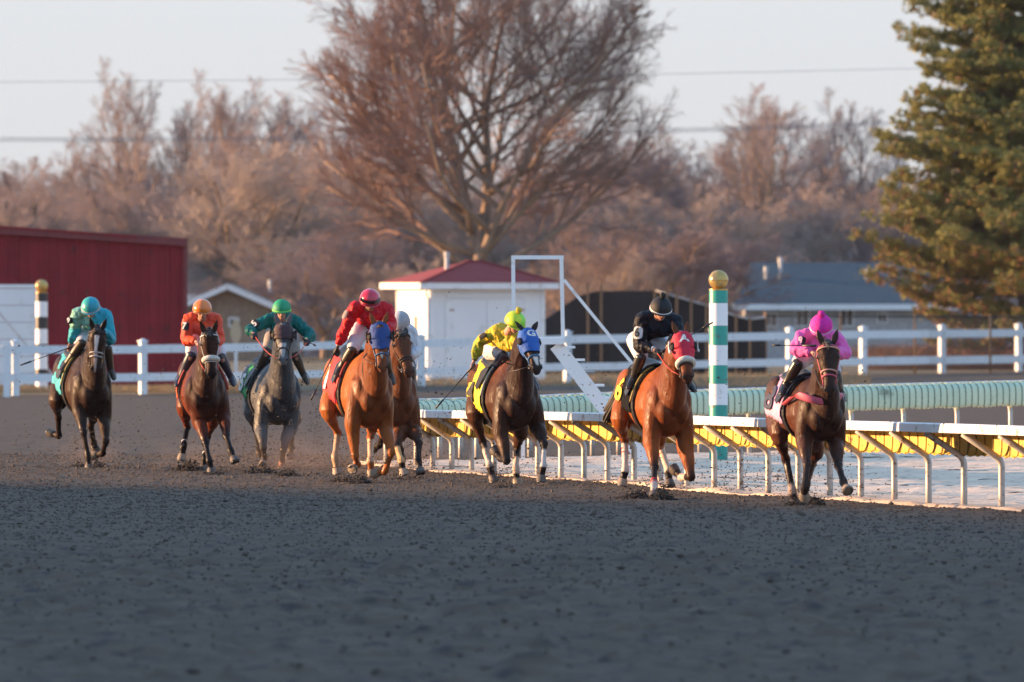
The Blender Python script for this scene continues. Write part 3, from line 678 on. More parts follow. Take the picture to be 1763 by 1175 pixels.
def make_horse(S):
    fr = Frame(*S['crop'], S['chest'], S['rump'], S['g'])
    zt, zb = S['zt'], S['zb']; ws = S.get('ws', 1.0)
    def Zm(z): return zb+(z-.74)*(zt-zb)/(1.6-.74)
    ybend = S.get('bend', 0)
    def trunk(x, phi, off=0.):
        t = np.interp(x, TRa[:, 0], TRa[:, 1]); b = np.interp(x, TRa[:, 0], TRa[:, 2]); w = np.interp(x, TRa[:, 0], TRa[:, 3])*ws
        t, b = Zm(t), Zm(b); zc = b+(t-b)*.46; s_, c_ = math.sin(phi), math.cos(phi)
        hh = (t-zc) if c_ > 0 else (zc-b)
        y = (w+off)*(abs(s_)**.92)*(1 if s_ > 0 else -1)*(1-.20*max(c_, 0)-.10*max(-c_, 0)); z = zc+(hh+off)*c_
        return Vector((x, y+ybend*x*x, z))
    root = empty('race_horse', fr.O, S['label'], 'horse', 'galloping race horses')
    root.rotation_euler = (0, 0, fr.th-math.pi/2); ORG[root.name] = Vector((0, 0, 0))
    mb = MB()
    rs = []
    for i in range(len(TR)*3-2):
        x = TRa[0, 0]+(TRa[-1, 0]-TRa[0, 0])*i/(len(TR)*3-3); rs.append([trunk(x, 2*math.pi*j/26) for j in range(26)])
    mb.rings(rs)
    # head
    poll = fr.at(S['poll'][0], S['poll'][1], S.get('pollx', 1.22)); HL = .60
    muz = fr.reach(poll, S['muz'][0], S['muz'][1], HL, 1)
    ax = (muz-poll).normalized(); HL = (muz-poll).length
    d = R(S['yaw'])-fr.th      # head yaw relative to the camera direction
    lat = Vector((-math.sin(d), math.cos(d), 0)); lat = (lat-ax*lat.dot(ax)).normalized()
    dor = lat.cross(ax)
    if dor.x < 0: dor = -dor
    HS = [(-.06, .055, .075, -.02), (.02, .085, .105, -.01), (.12, .100, .125, -.02), (.24, .108, .135, -.03), (.36, .098, .130, -.035), (.48, .076, .105, -.022), (.62, .060, .080, -.005), (.76, .056, .066, .004), (.88, .062, .062, .0), (.96, .052, .050, -.008), (1.02, .028, .028, -.015)]
    HSa = np.array(HS)
    def head(t, phi, off=0.):
        w = np.interp(t, HSa[:, 0], HSa[:, 1])*1.16+off; h = np.interp(t, HSa[:, 0], HSa[:, 2])*1.08+off; c = np.interp(t, HSa[:, 0], HSa[:, 3])
        s_, c_ = math.sin(phi), math.cos(phi)
        fac = .80 if c_ > 0 else 1.0
        return poll+ax*(HL*t)+dor*(c+h*c_*fac-.02)+lat*(w*s_*(1-.16*max(-c_, 0)))
    rs = []
    for i in range(28):
        t = -.06+1.08*i/27; rs.append([head(t, 2*math.pi*j/18) for j in range(18)])
    mb.rings(rs)
    for sd in (-1, 1):
        mb.ball(head(.24, sd*R(62), -.02), (.030, .030, .030), 10, 8)          # brow
        mb.ball(head(.30, sd*R(118), -.045), (.055, .055, .07), 10, 8)         # cheek
        mb.ball(head(.88, sd*R(48), -.018), (.030, .030, .034), 10, 8)          # nostril rim
    mb.ball(head(.97, R(180), -.02), (.032, .032, .028), 10, 8)
    # neck
    b0 = Vector((.40, 0, Zm(1.22))); b1 = Vector((.62, 0, Zm(1.27)))
    n3 = poll-ax*.0-dor*.055; n2 = b1.lerp(n3, .55)+Vector((-.03, 0, .035)); 
    lt = Vector((0, 1, 0))
    capsule_chain(mb, [b0, b1, n2, n3+ax*.02], [.185*ws, .18*ws, .128, .09], [.33, .33, .225, .13], side=lt, sub=5, n=18)
    # crest
    capsule_chain(mb, [Vector((.35, 0, Zm(1.57))), b1+Vector((.05, 0, .24)), n2+Vector((-.05, 0, .165)), poll-dor*.06-ax*.03], [.045, .05, .045, .04], side=lt, sub=4, n=10)
    # chest, shoulder and haunch muscles
    cz = Zm(1.03)
    for sd in (-1, 1):
        mb.ball((.70, sd*.105*ws+ybend*.49, cz+.02), (.125, .092*ws, .155), 14, 10)
        mb.ball((.52, sd*.185*ws, Zm(1.10)), (.17, .095, .27), 14, 10, (Vector((.9, 0, -.42)), Vector((0, 1, 0)), Vector((.42, 0, .9))))
        mb.ball((-.50, sd*.185*ws, Zm(1.28)), (.24, .125, .27), 14, 10)
        mb.ball((-.66, sd*.15*ws, Zm(1.05)), (.15, .11, .24), 12, 8)
    # neck and jaw grooves, forearm and gaskin ridges
    for sd in (-1, 1):
        mb.tube([b1+Vector((.06, sd*.10, -.20)), n2+Vector((.03, sd*.085, -.12)), poll-dor*.10+lat*sd*.05+ax*.12], [.045, .042, .03], 8)
        mb.tube([Vector((.30, sd*.20*ws, Zm(1.38))), Vector((.50, sd*.20*ws, Zm(1.18))), Vector((.66, sd*.15*ws, Zm(.98)))], [.04, .06, .05], 8)
        mb.tube([Vector((-.40, sd*.25*ws, Zm(1.42))), Vector((-.30, sd*.27*ws, Zm(1.15))), Vector((-.28, sd*.22*ws, Zm(.95)))], [.03, .05, .05], 8)
    # legs
    legs = {}
    k = fr.k
    for key, sd in (('FR', -1), ('FL', 1)):
        e, kn, fe, ho = S[key]
        E = fr.at(e[0], e[1], S.get('elbx', .50)); K = fr.reach(E, kn[0], kn[1], .43, kn[2]); Fe = fr.reach(K, fe[0], fe[1], .29, fe[2]); Hf = fr.reach(Fe, ho[0], ho[1], .155, ho[2])
        legs[key] = (E, K, Fe, Hf)
        sh = Vector((.50, sd*.185*ws, Zm(1.26)))
        fk = K.lerp(E, .5)
        side = Vector((0, 1, 0))
        em = sh.lerp(E, .55)+Vector((.02, 0, 0)); capsule_chain(mb, [sh, em, E+Vector((.01, 0, -.02)), fk+Vector((-.012, 0, .03)), K.lerp(E, .10)], [.085, .108, .104, .082, .054], [.13, .15, .13, .092, .058], side=side, sub=4)
        capsule_chain(mb, [K.lerp(E, .12), K, K.lerp(Fe, .22), K.lerp(Fe, .7), Fe, Fe.lerp(Hf, .5), Fe.lerp(Hf, .78)], [.050, .057, .038, .036, .050, .040, .050], [.052, .060, .046, .044, .056, .044, .052], side=side, sub=4, n=12)
    for key, sd in (('HR', -1), ('HL', 1)):
        stf, hk, fe, ho = S[key]
        St = fr.at(stf[0], stf[1], stf[2] if len(stf) > 2 else -.35); H = fr.reach(St, hk[0], hk[1], .44, hk[2]); Fe = fr.reach(H, fe[0], fe[1], .38, fe[2]); Hf = fr.reach(Fe, ho[0], ho[1], .155, ho[2])
        legs[key] = (St, H, Fe, Hf)
        hip = Vector((-.56, sd*.13, St.z+.33))
        capsule_chain(mb, [hip, hip.lerp(St, .55)+Vector((-.04, 0, 0)), St, H.lerp(St, .55), H.lerp(St, .12)], [.13, .125, .105, .072, .044], [.22, .20, .15, .088, .055], side=Vector((0, 1, 0)), sub=4)
        capsule_chain(mb, [H.lerp(St, .14), H, H.lerp(Fe, .2), H.lerp(Fe, .75), Fe, Fe.lerp(Hf, .5), Fe.lerp(Hf, .78)], [.048, .056, .042, .038, .052, .042, .050], [.060, .070, .052, .046, .058, .045, .053], side=Vector((0, 1, 0)), sub=4, n=12)
        bk = (H-St).normalized(); mb.ball(H-Vector((.035, 0, -.03)), (.035, .03, .045), 10, 8)
    me = remesh(mb, .0135, 4, .5)
    # coat markings per vertex
    n = len(me.vertices); co = np.empty(n*3); me.vertices.foreach_get('co', co); co = co.reshape(-1, 3)
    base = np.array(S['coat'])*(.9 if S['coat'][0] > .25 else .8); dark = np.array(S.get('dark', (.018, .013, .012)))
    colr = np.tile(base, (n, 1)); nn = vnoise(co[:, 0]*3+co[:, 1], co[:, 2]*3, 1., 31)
    # topline tone blended in by height
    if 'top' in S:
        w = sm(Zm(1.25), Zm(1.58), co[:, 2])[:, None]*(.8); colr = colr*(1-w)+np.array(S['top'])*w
    if 'front' in S:  # darker front: coat and dirt, with the head's shade on the chest painted in
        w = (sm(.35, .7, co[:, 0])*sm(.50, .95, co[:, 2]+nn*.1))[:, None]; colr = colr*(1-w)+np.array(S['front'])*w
    def segd(a, b):
        a = np.array(a); b = np.array(b); ab = b-a; t = np.clip(((co-a)@ab)/(ab@ab), 0, 1); return np.linalg.norm(co-(a+t[:, None]*ab), axis=1), t
    allsegs = []
    for key in legs: 
        for j in range(3): allsegs.append((key, j)+segd(legs[key][j], legs[key][j+1]))
    D = np.stack([s[2] for s in allsegs]); am = D.argmin(0); near = D.min(0) < .12
    sock = S.get('sock', {})
    for i, (key, j, dd, tt) in enumerate(allsegs):
        mk = (am == i) & near
        u = j+tt        # 0..3 down the leg
        w = np.zeros(n)
        if S.get('points', True): w = sm(.45+(.25 if key[0] == 'H' else 0), 1.05, u+nn*.3)
        w = np.where(mk, w, 0)[:, None]; colr = colr*(1-w)+dark*w
        if key in sock:
            lo, hi, c = sock[key]; w = np.where(mk, sm(lo-.06, lo+.06, u+nn*.12)*(1-sm(hi-.06, hi+.06, u)), 0)[:, None]; colr = colr*(1-w)+np.array(c)*w
    # head markings in the head's own axes
    hp = co-np.array(poll); ht = (hp@np.array(ax))/HL; hl = hp@np.array(lat); hd = hp@np.array(dor)
    onh = (ht > -.05) & (ht < 1.1) & (np.abs(hl) < .14) & (np.abs(hd) < .17) & (co[:, 0] > .9)
    w = np.where(onh, sm(.74, .92, ht), 0)[:, None]*S.get('muzdark', .8); colr = colr*(1-w)+np.array(S.get('muzcol', dark))*w
    for (t0, t1, hw, c) in S.get('blaze', []):
        wl = hw*(1-.6*np.clip((ht-t0)/max(t1-t0, .01), 0, 1)); w = np.where(onh & (hd > -.01), sm(t0-.02, t0+.02, ht)*(1-sm(t1-.03, t1+.03, ht))*(1-sm(wl-.006, wl+.008, np.abs(hl+nn*.01))), 0)[:, None]; colr = colr*(1-w)+np.array(c)*w
    a = me.color_attributes.new('coat', 'FLOAT_COLOR', 'POINT'); a.data.foreach_set('color', np.column_stack([colr, np.ones(n)]).ravel().astype(np.float32))
    body = link_mesh('body', me, COAT, root)
    for key in legs:
        Fe, Hf = legs[key][2], legs[key][3]; a_ = (Hf-Fe).normalized(); fw = Vector((1, 0, .0)); fw = fw-a_*fw.dot(a_)
        fw = fw.normalized() if fw.length > .15 else Vector((0, 0, -1)); sd = a_.cross(fw)
        c0 = Fe.lerp(Hf, .70); h = MB(); rs = []
        for (t, r1, sh) in ((-.012, .044, 0), (0, .053, 0), (.035, .060, .008), (.07, .067, .016), (.075, .062, .016)):
            rs.append([c0+a_*t+fw*(sh+r1*1.12*math.cos(q))+sd*(r1*math.sin(q)) for q in [2*math.pi*j/14 for j in range(14)]])
        h.rings(rs); hf = h.build('hoof', M['hooftan'] if key in S.get('palehoof', ()) else M['hoof'], root)
        autosmooth(hf, 50)
        h = MB(); c1 = c0+a_*.080+fw*.016; pts = [c1+fw*(.058*math.cos(q))+sd*(.053*math.sin(q)) for q in [R(x) for x in range(-140, 141, 28)]]; h.tube(pts, .007, 6); h.build('shoe', M['shoe'], hf)
    # ears
    for sd in (-1, 1):
        e = MB(); eb = head(.005, sd*R(48), -.012); tilt = S.get('ears', {}).get(sd, (.35, .25))
        up = (-ax+lat*sd*tilt[0]+dor*tilt[1]).normalized(); fa = dor; w = up.cross(fa).normalized()
        rs = []
        for (t, r) in ((0, .020), (.04, .034), (.08, .036), (.12, .026), (.155, .012), (.175, .003)):
            rs.append([eb+up*t+w*(r*math.cos(q))+fa*(r*.45*math.sin(q)*(1 if math.sin(q) < 0 else .15)) for q in [2*math.pi*j/10 for j in range(10)]])
        e.rings(rs); eo = e.mesh('ear'); at = eo.color_attributes.new('coat', 'FLOAT_COLOR', 'POINT'); c = np.array(S.get('earcol', S['coat'])); at.data.foreach_set('color', np.tile(np.append(c, 1), len(eo.vertices)).astype(np.float32))
        link_mesh('ear', eo, COAT, root)
        e = MB(); e.ball(head(.25, sd*R(72), -.004), (.022, .022, .022), 12, 8); e.build('eye', M['eye'], root)
        e = MB(); e.ball(head(.905, sd*R(46), .004), (.017, .013, .022), 10, 8, (lat, dor, ax)); e.build('nostril', M['nostril'], root)
    # mane and forelock, tail
    hm = M['hair'] if S.get('hair') is None else S['hair']
    m_ = MB(); rnd = random.Random(S['g'])
    for i in range(46):
        t = i/45; c = Vector((.38, 0, Zm(1.60))).lerp(poll-dor*.09, t)+Vector((0, 0, .12*math.sin(math.pi*t)*.8)); L = rnd.uniform(.09, .17); sgn = S.get('manes', 1)
        bk = Vector((-.35+rnd.uniform(-.2, .1), sgn*rnd.uniform(.5, 1.0), rnd.uniform(-.2, .35))).normalized()
        m_.tube([c-Vector((0, 0, .03)), c+bk*L*.5+Vector((0, 0, .015)), c+bk*L-Vector((0, 0, .03))], [.018, .016, .004], 5)
    m_.build('mane', hm, root)
    if S.get('forelock', True):
        m_ = MB()
        for i in range(14):
            c = head(-.02, R(rnd.uniform(-50, 50)), .0); q = head(rnd.uniform(.06, .17), R(rnd.uniform(-40, 40)), .012); m_.tube([c, c.lerp(q, .5)+dor*.02, q], [.012, .011, .003], 5)
        m_.build('forelock', hm, root)
    tb = Vector((-.84, 0, Zm(1.42))); tl = MB(); td = S.get('tail', (-.30, .10, -.55))
    for i in range(60):
        o = Vector((rnd.uniform(-.02, .02), rnd.uniform(-.03, .03), rnd.uniform(-.03, .03))); e = tb+Vector(td)+Vector((rnd.uniform(-.06, .06), rnd.uniform(-.06, .06), rnd.uniform(-.12, .05)))
        mdd = tb.lerp(e, .5)+Vector((0, rnd.uniform(-.03, .03), .10)); tl.tube([tb+o, tb.lerp(mdd, .5)+o+Vector((0, 0, .03)), mdd, e], [.022, .024, .026, .014], 5)
    tl.build('tail', hm, root)
    # saddle cloth, saddle, girth
    def patch(x0, x1, p0, p1, off, nx=14, npz=16, edge=None):
        q = MB(); rs = []
        for i in range(nx+1):
            x = x0+(x1-x0)*i/nx; r = []
            for j in range(npz+1):
                ph = p0+(p1-p0)*j/npz; ruf = .008*math.sin(i*1.9+j*.7)*abs(ph)/1.6+.004*math.sin(j*2.3+i)
                r.append(trunk(x, ph, off+ruf))
            rs.append(r)
        q.rings(rs, closed=False); return q
    cl = S['cloth']; lowp = R(S.get('clothlow', 106))
    q = patch(-.56, .10, -lowp, lowp, .030, 16, 30); co_ = q.build('saddle_cloth', cl[0], root); co_.modifiers.new('thickness', 'SOLIDIFY').thickness = .008
    if cl[1]:
        tv, tf = text_mesh(cl[1], cl[3] if len(cl) > 3 else .36, .002, .012)
        for sd in (-1,):
            q = MB(); x0 = cl[4] if len(cl) > 4 else -.33
            vs = []
            for (u, v, w) in tv:
                ph = R(S.get('numphi', 78))-v/.42; vs.append(trunk(x0+u*1.7, sd*ph, .056+w))
            q.add(vs, tf); q.build('cloth_number', cl[2], co_, smooth=False)
    q = patch(-.30, .12, -R(40), R(40), .050, 8, 12); sdl = q.build('saddle', M['leatherb'], root); sdl.modifiers.new('thickness', 'SOLIDIFY').thickness = .03
    # numnah edge / pad roll between cloth and saddle
    for sd in (-1, 1):
        q = MB(); q.tube([trunk(.10+.045*math.sin(p_), sd*p_, .045) for p_ in [R(a) for a in range(8, 92, 7)]], .014, 8); q.build('pad_roll', S.get('roll', M['leatherb']), sdl)
        q = MB(); fl = [trunk(x_, sd*R(a), .062) for x_, a in ((-.04, 30), (.06, 40), (.08, 62), (.0, 78), (-.12, 74), (-.14, 50))]; q.poly(fl, (0, sd*.012, 0)); q.build('flap', M['leatherb'], sdl, smooth=False)
    q = MB(); rs = []
    for j in range(41):
        ph = -R(175)+R(350)*j/40; rs.append([trunk(x_, ph, o_) for x_, o_ in ((.08, .012), (.08, .024), (.17, .024), (.17, .012))])
    q.rings(rs, True, True); q.build('girth', S.get('girth', M['leatherb']), root, smooth=False)
    # bridle
    br = MB(); bc = S.get('bridle', M['leather'])
    def ring_at(t0, t1=None, off=.010, r=.010, a0=-180, a1=180, tilt=0.):
        return [head(t0+(tilt*math.cos(R(a))), R(a), off) for a in range(a0, a1+1, 12)], r
    pts, r = ring_at(.66, r=.011, tilt=-.03); br.tube(pts, r, 6, rb=.006)
    pts, r = ring_at(.10, r=.009, a0=-100, a1=100, tilt=-.05); br.tube(pts, r, 6)
    for sd in (-1, 1):
        br.tube([head(.0, sd*R(70), .012), head(.2, sd*R(100), .012), head(.45, sd*R(104), .010), head(.66, sd*R(100), .010), head(.82, sd*R(112), .008)], .008, 6)
        br.tube([head(.66, sd*R(100), .01), head(.58, sd*R(140), .01), head(.3, sd*R(160), .01), head(.02, sd*R(120), .012)], .006, 6)
    brd = br.build('bridle', bc, root)
    for sd in (-1, 1):
        q = MB(); c = head(.83, sd*R(100), .016); q.tube([c+ax*(.028*math.cos(a))+dor*(.028*math.sin(a)) for a in [2*math.pi*j/12 for j in range(13)]], .005, 6); q.build('bit_ring', M['shoe'], brd)
    S['_bit'] = {sd: head(.83, sd*R(100), .02) for sd in (-1, 1)}
    if S.get('fleece'):
        q = MB(); q.tube([head(.60-.05*math.cos(R(a)), R(a), .020) for a in range(-125, 126, 10)], .036, 10); q.build('sheepskin_noseband', M['fleece'], root)
    if S.get('noseband2'):
        for tt in S['noseband2'][1:]:
            q = MB(); q.tube([head(tt-.03*math.cos(R(a)), R(a), .012) for a in range(-180, 181, 12)], .010, 8, rb=.007); q.build('noseband', S['noseband2'][0], root)
    if 'hood' in S:
        hm_, letter, lm, cup = S['hood']
        q = MB(); rs = []
        for i in range(20):
            t = -.05+(.60 if S.get('hoodlong', True) else .46)*i/19; r_ = []
            for j in range(29):
                a = R(-170+340*j/28); r_.append(head(t*(1-.0)+(-.05*abs(math.sin(a)) if t > .3 else 0), a, .014+.003*math.sin(i+j)))
            rs.append(r_)
        q.rings(rs, closed=False); ho_ = q.build('blinker_hood', hm_, root); ho_.modifiers.new('thickness', 'SOLIDIFY').thickness = .006
        for sd in (-1, 1):
            q = MB(); c = head(.25, sd*R(72), .018); o_ = (lat*sd*.8+dor*.6).normalized(); u_ = ax; w_ = o_.cross(u_)
            q.rings([[c+o_*(h_-.012)+u_*(r_*1.25*math.cos(a)-.01)+w_*(r_*math.sin(a)) for a in [2*math.pi*j/16 for j in range(16)]] for (h_, r_) in ((0, .038), (.012, .044), (.03, .030))]); q.build('eye_opening', S.get('eyehole', M['nostril']), ho_)
            if cup:
                q = MB(); pts = []
                for a in range(-95, 96, 12):
                    pts.append(c+o_*.02+(-dor*math.cos(R(a))+ax*math.sin(R(a)))*.058+lat*sd*.02)
                q.tube(pts, .012, 8, rb=.02); q.build('blinker_cup', cup, ho_)
        if letter:
            tv, tf = text_mesh(letter, .125, .002, .004); q = MB(); vs = []
            # the letter lies on the brow, reading from the horse's right (photo left) to left
            for (u, v, w) in tv:
                t = .13-v/HL; a = u/.105; vs.append(head(t, a, .026+w))
            q.add(vs, tf); q.build('hood_letter', lm, ho_, smooth=False)
    for item in S.get('wraps', []):
        key, u0, u1, m2 = item[:4]; L = legs[key]
        def lp(u): j = min(int(u), 2); return L[j].lerp(L[j+1], u-j)
        rr = item[4] if len(item) > 4 else .042
        q = MB(); q.tube([lp(u0), lp((u0+u1)/2), lp(u1)], [rr, rr*.97, rr*1.04], 14, side=(0, 1, 0), rb=[rr*1.12]*3); q.build('leg_wrap', m2, root)
    S['_fr'] = fr; S['_trunk'] = trunk; S['_head'] = head; S['_root'] = root; S['_Zm'] = Zm; S['_legs'] = legs
    if S.get('collar'):
        q = MB(); pts = [fr.at(px, py, x) for px, py, x in S['collar'][1]]; q.tube(pts, .012, 8, rb=.042, side=(1, 0, 0)); q.build('breast_collar', S['collar'][0], root)
    return root
# ------------------------------------------------------------------ riders
M['skin'] = mat('skin', (.50, .27, .19), .55, (.42, .21, .15), 12, .8, spec=.35)
M['skin_dark'] = mat('skin_tanned', (.33, .17, .11), .55, (.26, .13, .08), 12, .8)
M['breeches'] = mat('white_breeches', (.62, .60, .62), .7, (.50, .49, .54), 6, .8, .6, 18)
M['boot'] = mat('black_boot', (.018, .017, .018), .28, (.035, .028, .022), 9, .8, spec=.6)
M['bootbrown'] = mat('brown_muddy_boot', (.07, .042, .02), .4, (.03, .02, .014), 9, .8, spec=.5)
M['boottop'] = mat('blue_black_boot', (.02, .03, .06), .3, (.03, .03, .04), 9, .8, spec=.6)
M['glove'] = mat('dark_glove', (.03, .025, .025), .7)
M['goggle'] = mat('goggle_lens', (.01, .01, .012), .08, spec=.9)
M['mouthm'] = mat('mouth', (.12, .03, .03), .7)
M['whip'] = mat('black_whip', (.015, .015, .017), .5)
def silk(name, c, c2=None):
    m = mat(name, c, .5, c2 or tuple(x*.7 for x in c), 4, .8, 1., 8, spec=.15)
    for n in m.node_tree.nodes:
        if n.type == 'BUMP': n.inputs['Distance'].default_value = .07
    return m
def hand(mb, wrist, dirv, palm, sd, r=.0095):
    """palm, four unequal curled fingers and a thumb; dirv points along the hand, palm is the palm's normal"""
    d = dirv.normalized(); p = (palm-d*palm.dot(d)).normalized(); w = d.cross(p)*sd
    c = wrist+d*.045
    mb.ball(c, (.040, .046, .017), 12, 8, (w, d, p))
    mb.tube([wrist-d*.03, wrist, wrist+d*.03], [.026, .027, .03], 10, side=w, rb=[.02, .019, .017])
    for i, L in enumerate((.070, .080, .075, .058)):
        o = c+d*.034+w*(.030-.020*i); a = R(28); pts = [o-d*.012]; cur = o
        for seg, f in ((0, .42), (1, .34), (2, .24)):
            dr = d*math.cos(a)+p*math.sin(a); cur = cur+dr*(L*f); pts.append(cur); a += R(62)
        mb.tube(pts, [r*1.05, r*1.05, r, r*.8], 7)
    o = c+w*.034-d*.012; mb.tube([o-w*.012, o+w*.018+d*.022+p*.01, o+w*.006+d*.045+p*.030, o-w*.012+d*.052+p*.038], [r*1.4, r*1.25, r*1.15, r*.85], 7)
def make_rider(S):
    J = S['rider']; fr = S['_fr']; U = J['crop']
    def A(k): px, py, x = J[k]; return fr.at(px, py, x, U)
    seat = Vector((-.1, 0, S['_Zm'](1.5)))
    root = empty('person', (0, 0, 0), J['label'], 'person', 'jockeys riding the race horses')
    rz = fr.th-math.pi/2; rot = Matrix.Rotation(rz, 3, 'Z'); root.location = fr.O+rot @ seat; root.rotation_euler = (0, 0, rz); ORG[root.name] = seat
    shR, shL, elR, elL, haR, haL = [A(k) for k in ('shR', 'shL', 'elR', 'elL', 'haR', 'haL')]
    knR, knL, anR, anL, toR, toL = [A(k) for k in ('knR', 'knL', 'anR', 'anL', 'toR', 'toL')]
    pel = A('pel'); hd = A('head')
    slat = (shL-shR).normalized(); mid = (shR+shL)/2
    hipR = pel+Vector((.02, -.09, -.03)); hipL = pel+Vector((.02, .09, -.03))
    if knR.x > 0: pass
    yaw, pit = J['look']; d = R(yaw)-fr.th; pr = R(pit)
    fdir = Vector((math.cos(d)*math.cos(pr), math.sin(d)*math.cos(pr), -math.sin(pr))); hl = Vector((-math.sin(d), math.cos(d), 0)); roll = R(J.get('roll', 0))
    up = fdir.cross(hl).normalized(); hl = (hl*math.cos(roll)+up*math.sin(roll)).normalized(); up = fdir.cross(hl).normalized()
    def hp(f, l, u): return hd+fdir*f+hl*l+up*u
    nb = mid.lerp(hp(-.03, 0, -.12), .35)+Vector((-.02, 0, 0))
    skin = J.get('skin', M['skin'])
    b = MB()
    # body: torso, limbs, neck, head as one skin
    sp_ = pel.lerp(mid, .5)+Vector((-.02, 0, .05))
    capsule_chain(b, [pel, sp_, mid+Vector((-.03, 0, -.02)), mid.lerp(nb, .5)], [.125, .115, .150, .07], [.10, .09, .10, .06], side=slat, sub=5, n=16)
    for sh, el, ha, s_ in ((shR, elR, haR, -1), (shL, elL, haL, 1)):
        capsule_chain(b, [mid.lerp(sh, .55), sh, sh.lerp(el, .5), el, el.lerp(ha, .4), ha], [.06, .055, .045, .036, .036, .024], sub=3, n=10)
        hv = (ha-el).normalized(); pn = Vector(J.get('palm', (0.2, 0, -1))) if s_ > 0 or 'palmR' not in J else Vector(J['palmR'])
        if abs(hv.dot(pn.normalized())) > .9: pn = Vector((1, 0, 0))
        hand(b, ha, (hv+Vector((.15, 0, -.1))).normalized(), pn, s_)
    for hip, kn, an, to in ((hipR, knR, anR, toR), (hipL, knL, anL, toL)):
        capsule_chain(b, [hip, hip.lerp(kn, .45), kn, kn.lerp(an, .35), an], [.088, .075, .052, .050, .033], sub=4, n=12)
        capsule_chain(b, [an, an.lerp(to, .5), to], [.034, .034, .022], sub=3, n=8)
    capsule_chain(b, [nb-Vector((.02, 0, .02)), hp(-.03, 0, -.07)], [.062, .055], sub=4, n=12)
    b.ball(hp(-.005, 0, .035), (.095, .076, .10), 16, 12, (fdir, hl, up))
    b.ball(hp(.03, 0, -.045), (.062, .058, .075), 14, 10, (fdir, hl, up))          # jaw
    b.ball(hp(.062, 0, -.092), (.026, .028, .022), 10, 8, (fdir, hl, up))          # chin
    b.tube([hp(.088, 0, .012), hp(.102, 0, -.012), hp(.112, 0, -.034), hp(.092, 0, -.042)], [.010, .013, .017, .012], 8)   # nose
    b.ball(hp(.086, 0, -.066), (.012, .026, .009), 8, 6, (fdir, hl, up)); 
    for s_ in (-1, 1):
        b.ball(hp(.068, s_*.038, -.022), (.022, .022, .020), 8, 6, (fdir, hl, up))  # cheek
        b.ball(hp(-.005, s_*.076, -.015), (.014, .010, .030), 8, 6, (fdir, hl, up))  # ear
    me = remesh(b, .0085, 2, .45)
    bd = link_mesh('body', me, skin, root)
    q = MB(); q.ball(hp(.094, 0, -.067), (.006, .021, .005), 8, 6, (fdir, hl, up)); q.build('mouth', M['mouthm'], root)
    for s_ in (-1, 1):
        q = MB(); q.ball(hp(.082, s_*.031, .010), (.012, .014, .009), 8, 6, (fdir, hl, up)); q.build('eye', M['eye'], root)
    # jersey
    rnd = random.Random(int(J['head'][0]))
    j_ = MB(); fat = J.get('fat', 1.0)
    capsule_chain(j_, [pel+Vector((.02, 0, .0)), sp_, mid+Vector((-.03, 0, 0)), mid.lerp(nb, .45)], [.155*fat, .170*fat, .195*fat, .105], [.13, .145*fat, .150*fat, .095], side=slat, sub=5, n=18)
    j_.ball(mid+Vector((.03, 0, -.09)), (.12, .165, .13), 14, 10, (Vector((1, 0, 0)), slat, Vector((1, 0, 0)).cross(slat)))
    for sh, el, ha in ((shR, elR, haR), (shL, elL, haL)):
        m1 = sh.lerp(el, .5); m2 = el.lerp(ha, .45)
        capsule_chain(j_, [mid.lerp(sh, .5), sh, m1, el, m2, el.lerp(ha, .82)], [.100, .094, .084*fat, .072*fat, .072*fat, .044], sub=4, n=12)
        for t in (.3, .45, .62, .8): 
            c = sh.lerp(el, t); 
            j_.tube([c+Vector((rnd.uniform(-.05, .05), -.06, rnd.uniform(-.03, .03))), c+Vector((.02, 0, 0)), c+Vector((rnd.uniform(-.05, .05), .06, rnd.uniform(-.03, .03)))], [.012, .024, .012], 6)
    for k_ in range(7):
        c = sp_.lerp(mid, rnd.uniform(-.2, .9)); j_.tube([c+slat*(-.14)+Vector((.08, 0, rnd.uniform(-.05, .02))), c+Vector((.105, rnd.uniform(-.03, .03), rnd.uniform(-.06, 0))), c+slat*.14+Vector((.08, 0, rnd.uniform(-.05, .02)))], [.014, .022, .014], 6)
    me = remesh(j_, .0115, 2, .5)
    nv = len(me.vertices); co = np.empty(nv*3); me.vertices.foreach_get('co', co); co = co.reshape(-1, 3); no = np.empty(nv*3); me.vertices.foreach_get('normal', no); no = no.reshape(-1, 3)
    a1 = co[:, 0]*.6+co[:, 1]+co[:, 2]*.35; a2 = co[:, 2]-co[:, 1]*.4+co[:, 0]*.3; f1 = 1-np.abs(vnoise(a1, a2*.55, .06, int(J['head'][0])))*4; f2 = vnoise(a2, a1*.6, .035, 4)
    co = co+no*(.010*f1+.010*f2)[:, None]; me.vertices.foreach_set('co', co.ravel()); me.update()
    jo = link_mesh('jersey', me, J['silk'], root)
    if 'silk2' in J:
        me.materials.append(J['silk2'])
        sidev = 1
        for p in me.polygons:
            v = Vector(p.center)+seat
            if J['split'](v, fr, mid, elR, elL, shR, shL): p.material_index = 1
    # breeches
    q = MB()
    capsule_chain(q, [pel+Vector((-.02, 0, 0)), pel.lerp(sp_, .35)], [.150, .135], [.125, .11], side=slat, sub=3, n=14)
    for hip, kn, an in ((hipR, knR, anR), (hipL, knL, anL)):
        capsule_chain(q, [hip+Vector((-.02, 0, 0)), hip.lerp(kn, .4)+Vector((0, 0, .01)), kn.lerp(hip, .12), kn.lerp(an, .1)], [.125, .118, .092, .070], sub=4, n=12)
    link_mesh('breeches', remesh(q, .0125, 2, .5), J.get('breeches', M['breeches']), root)
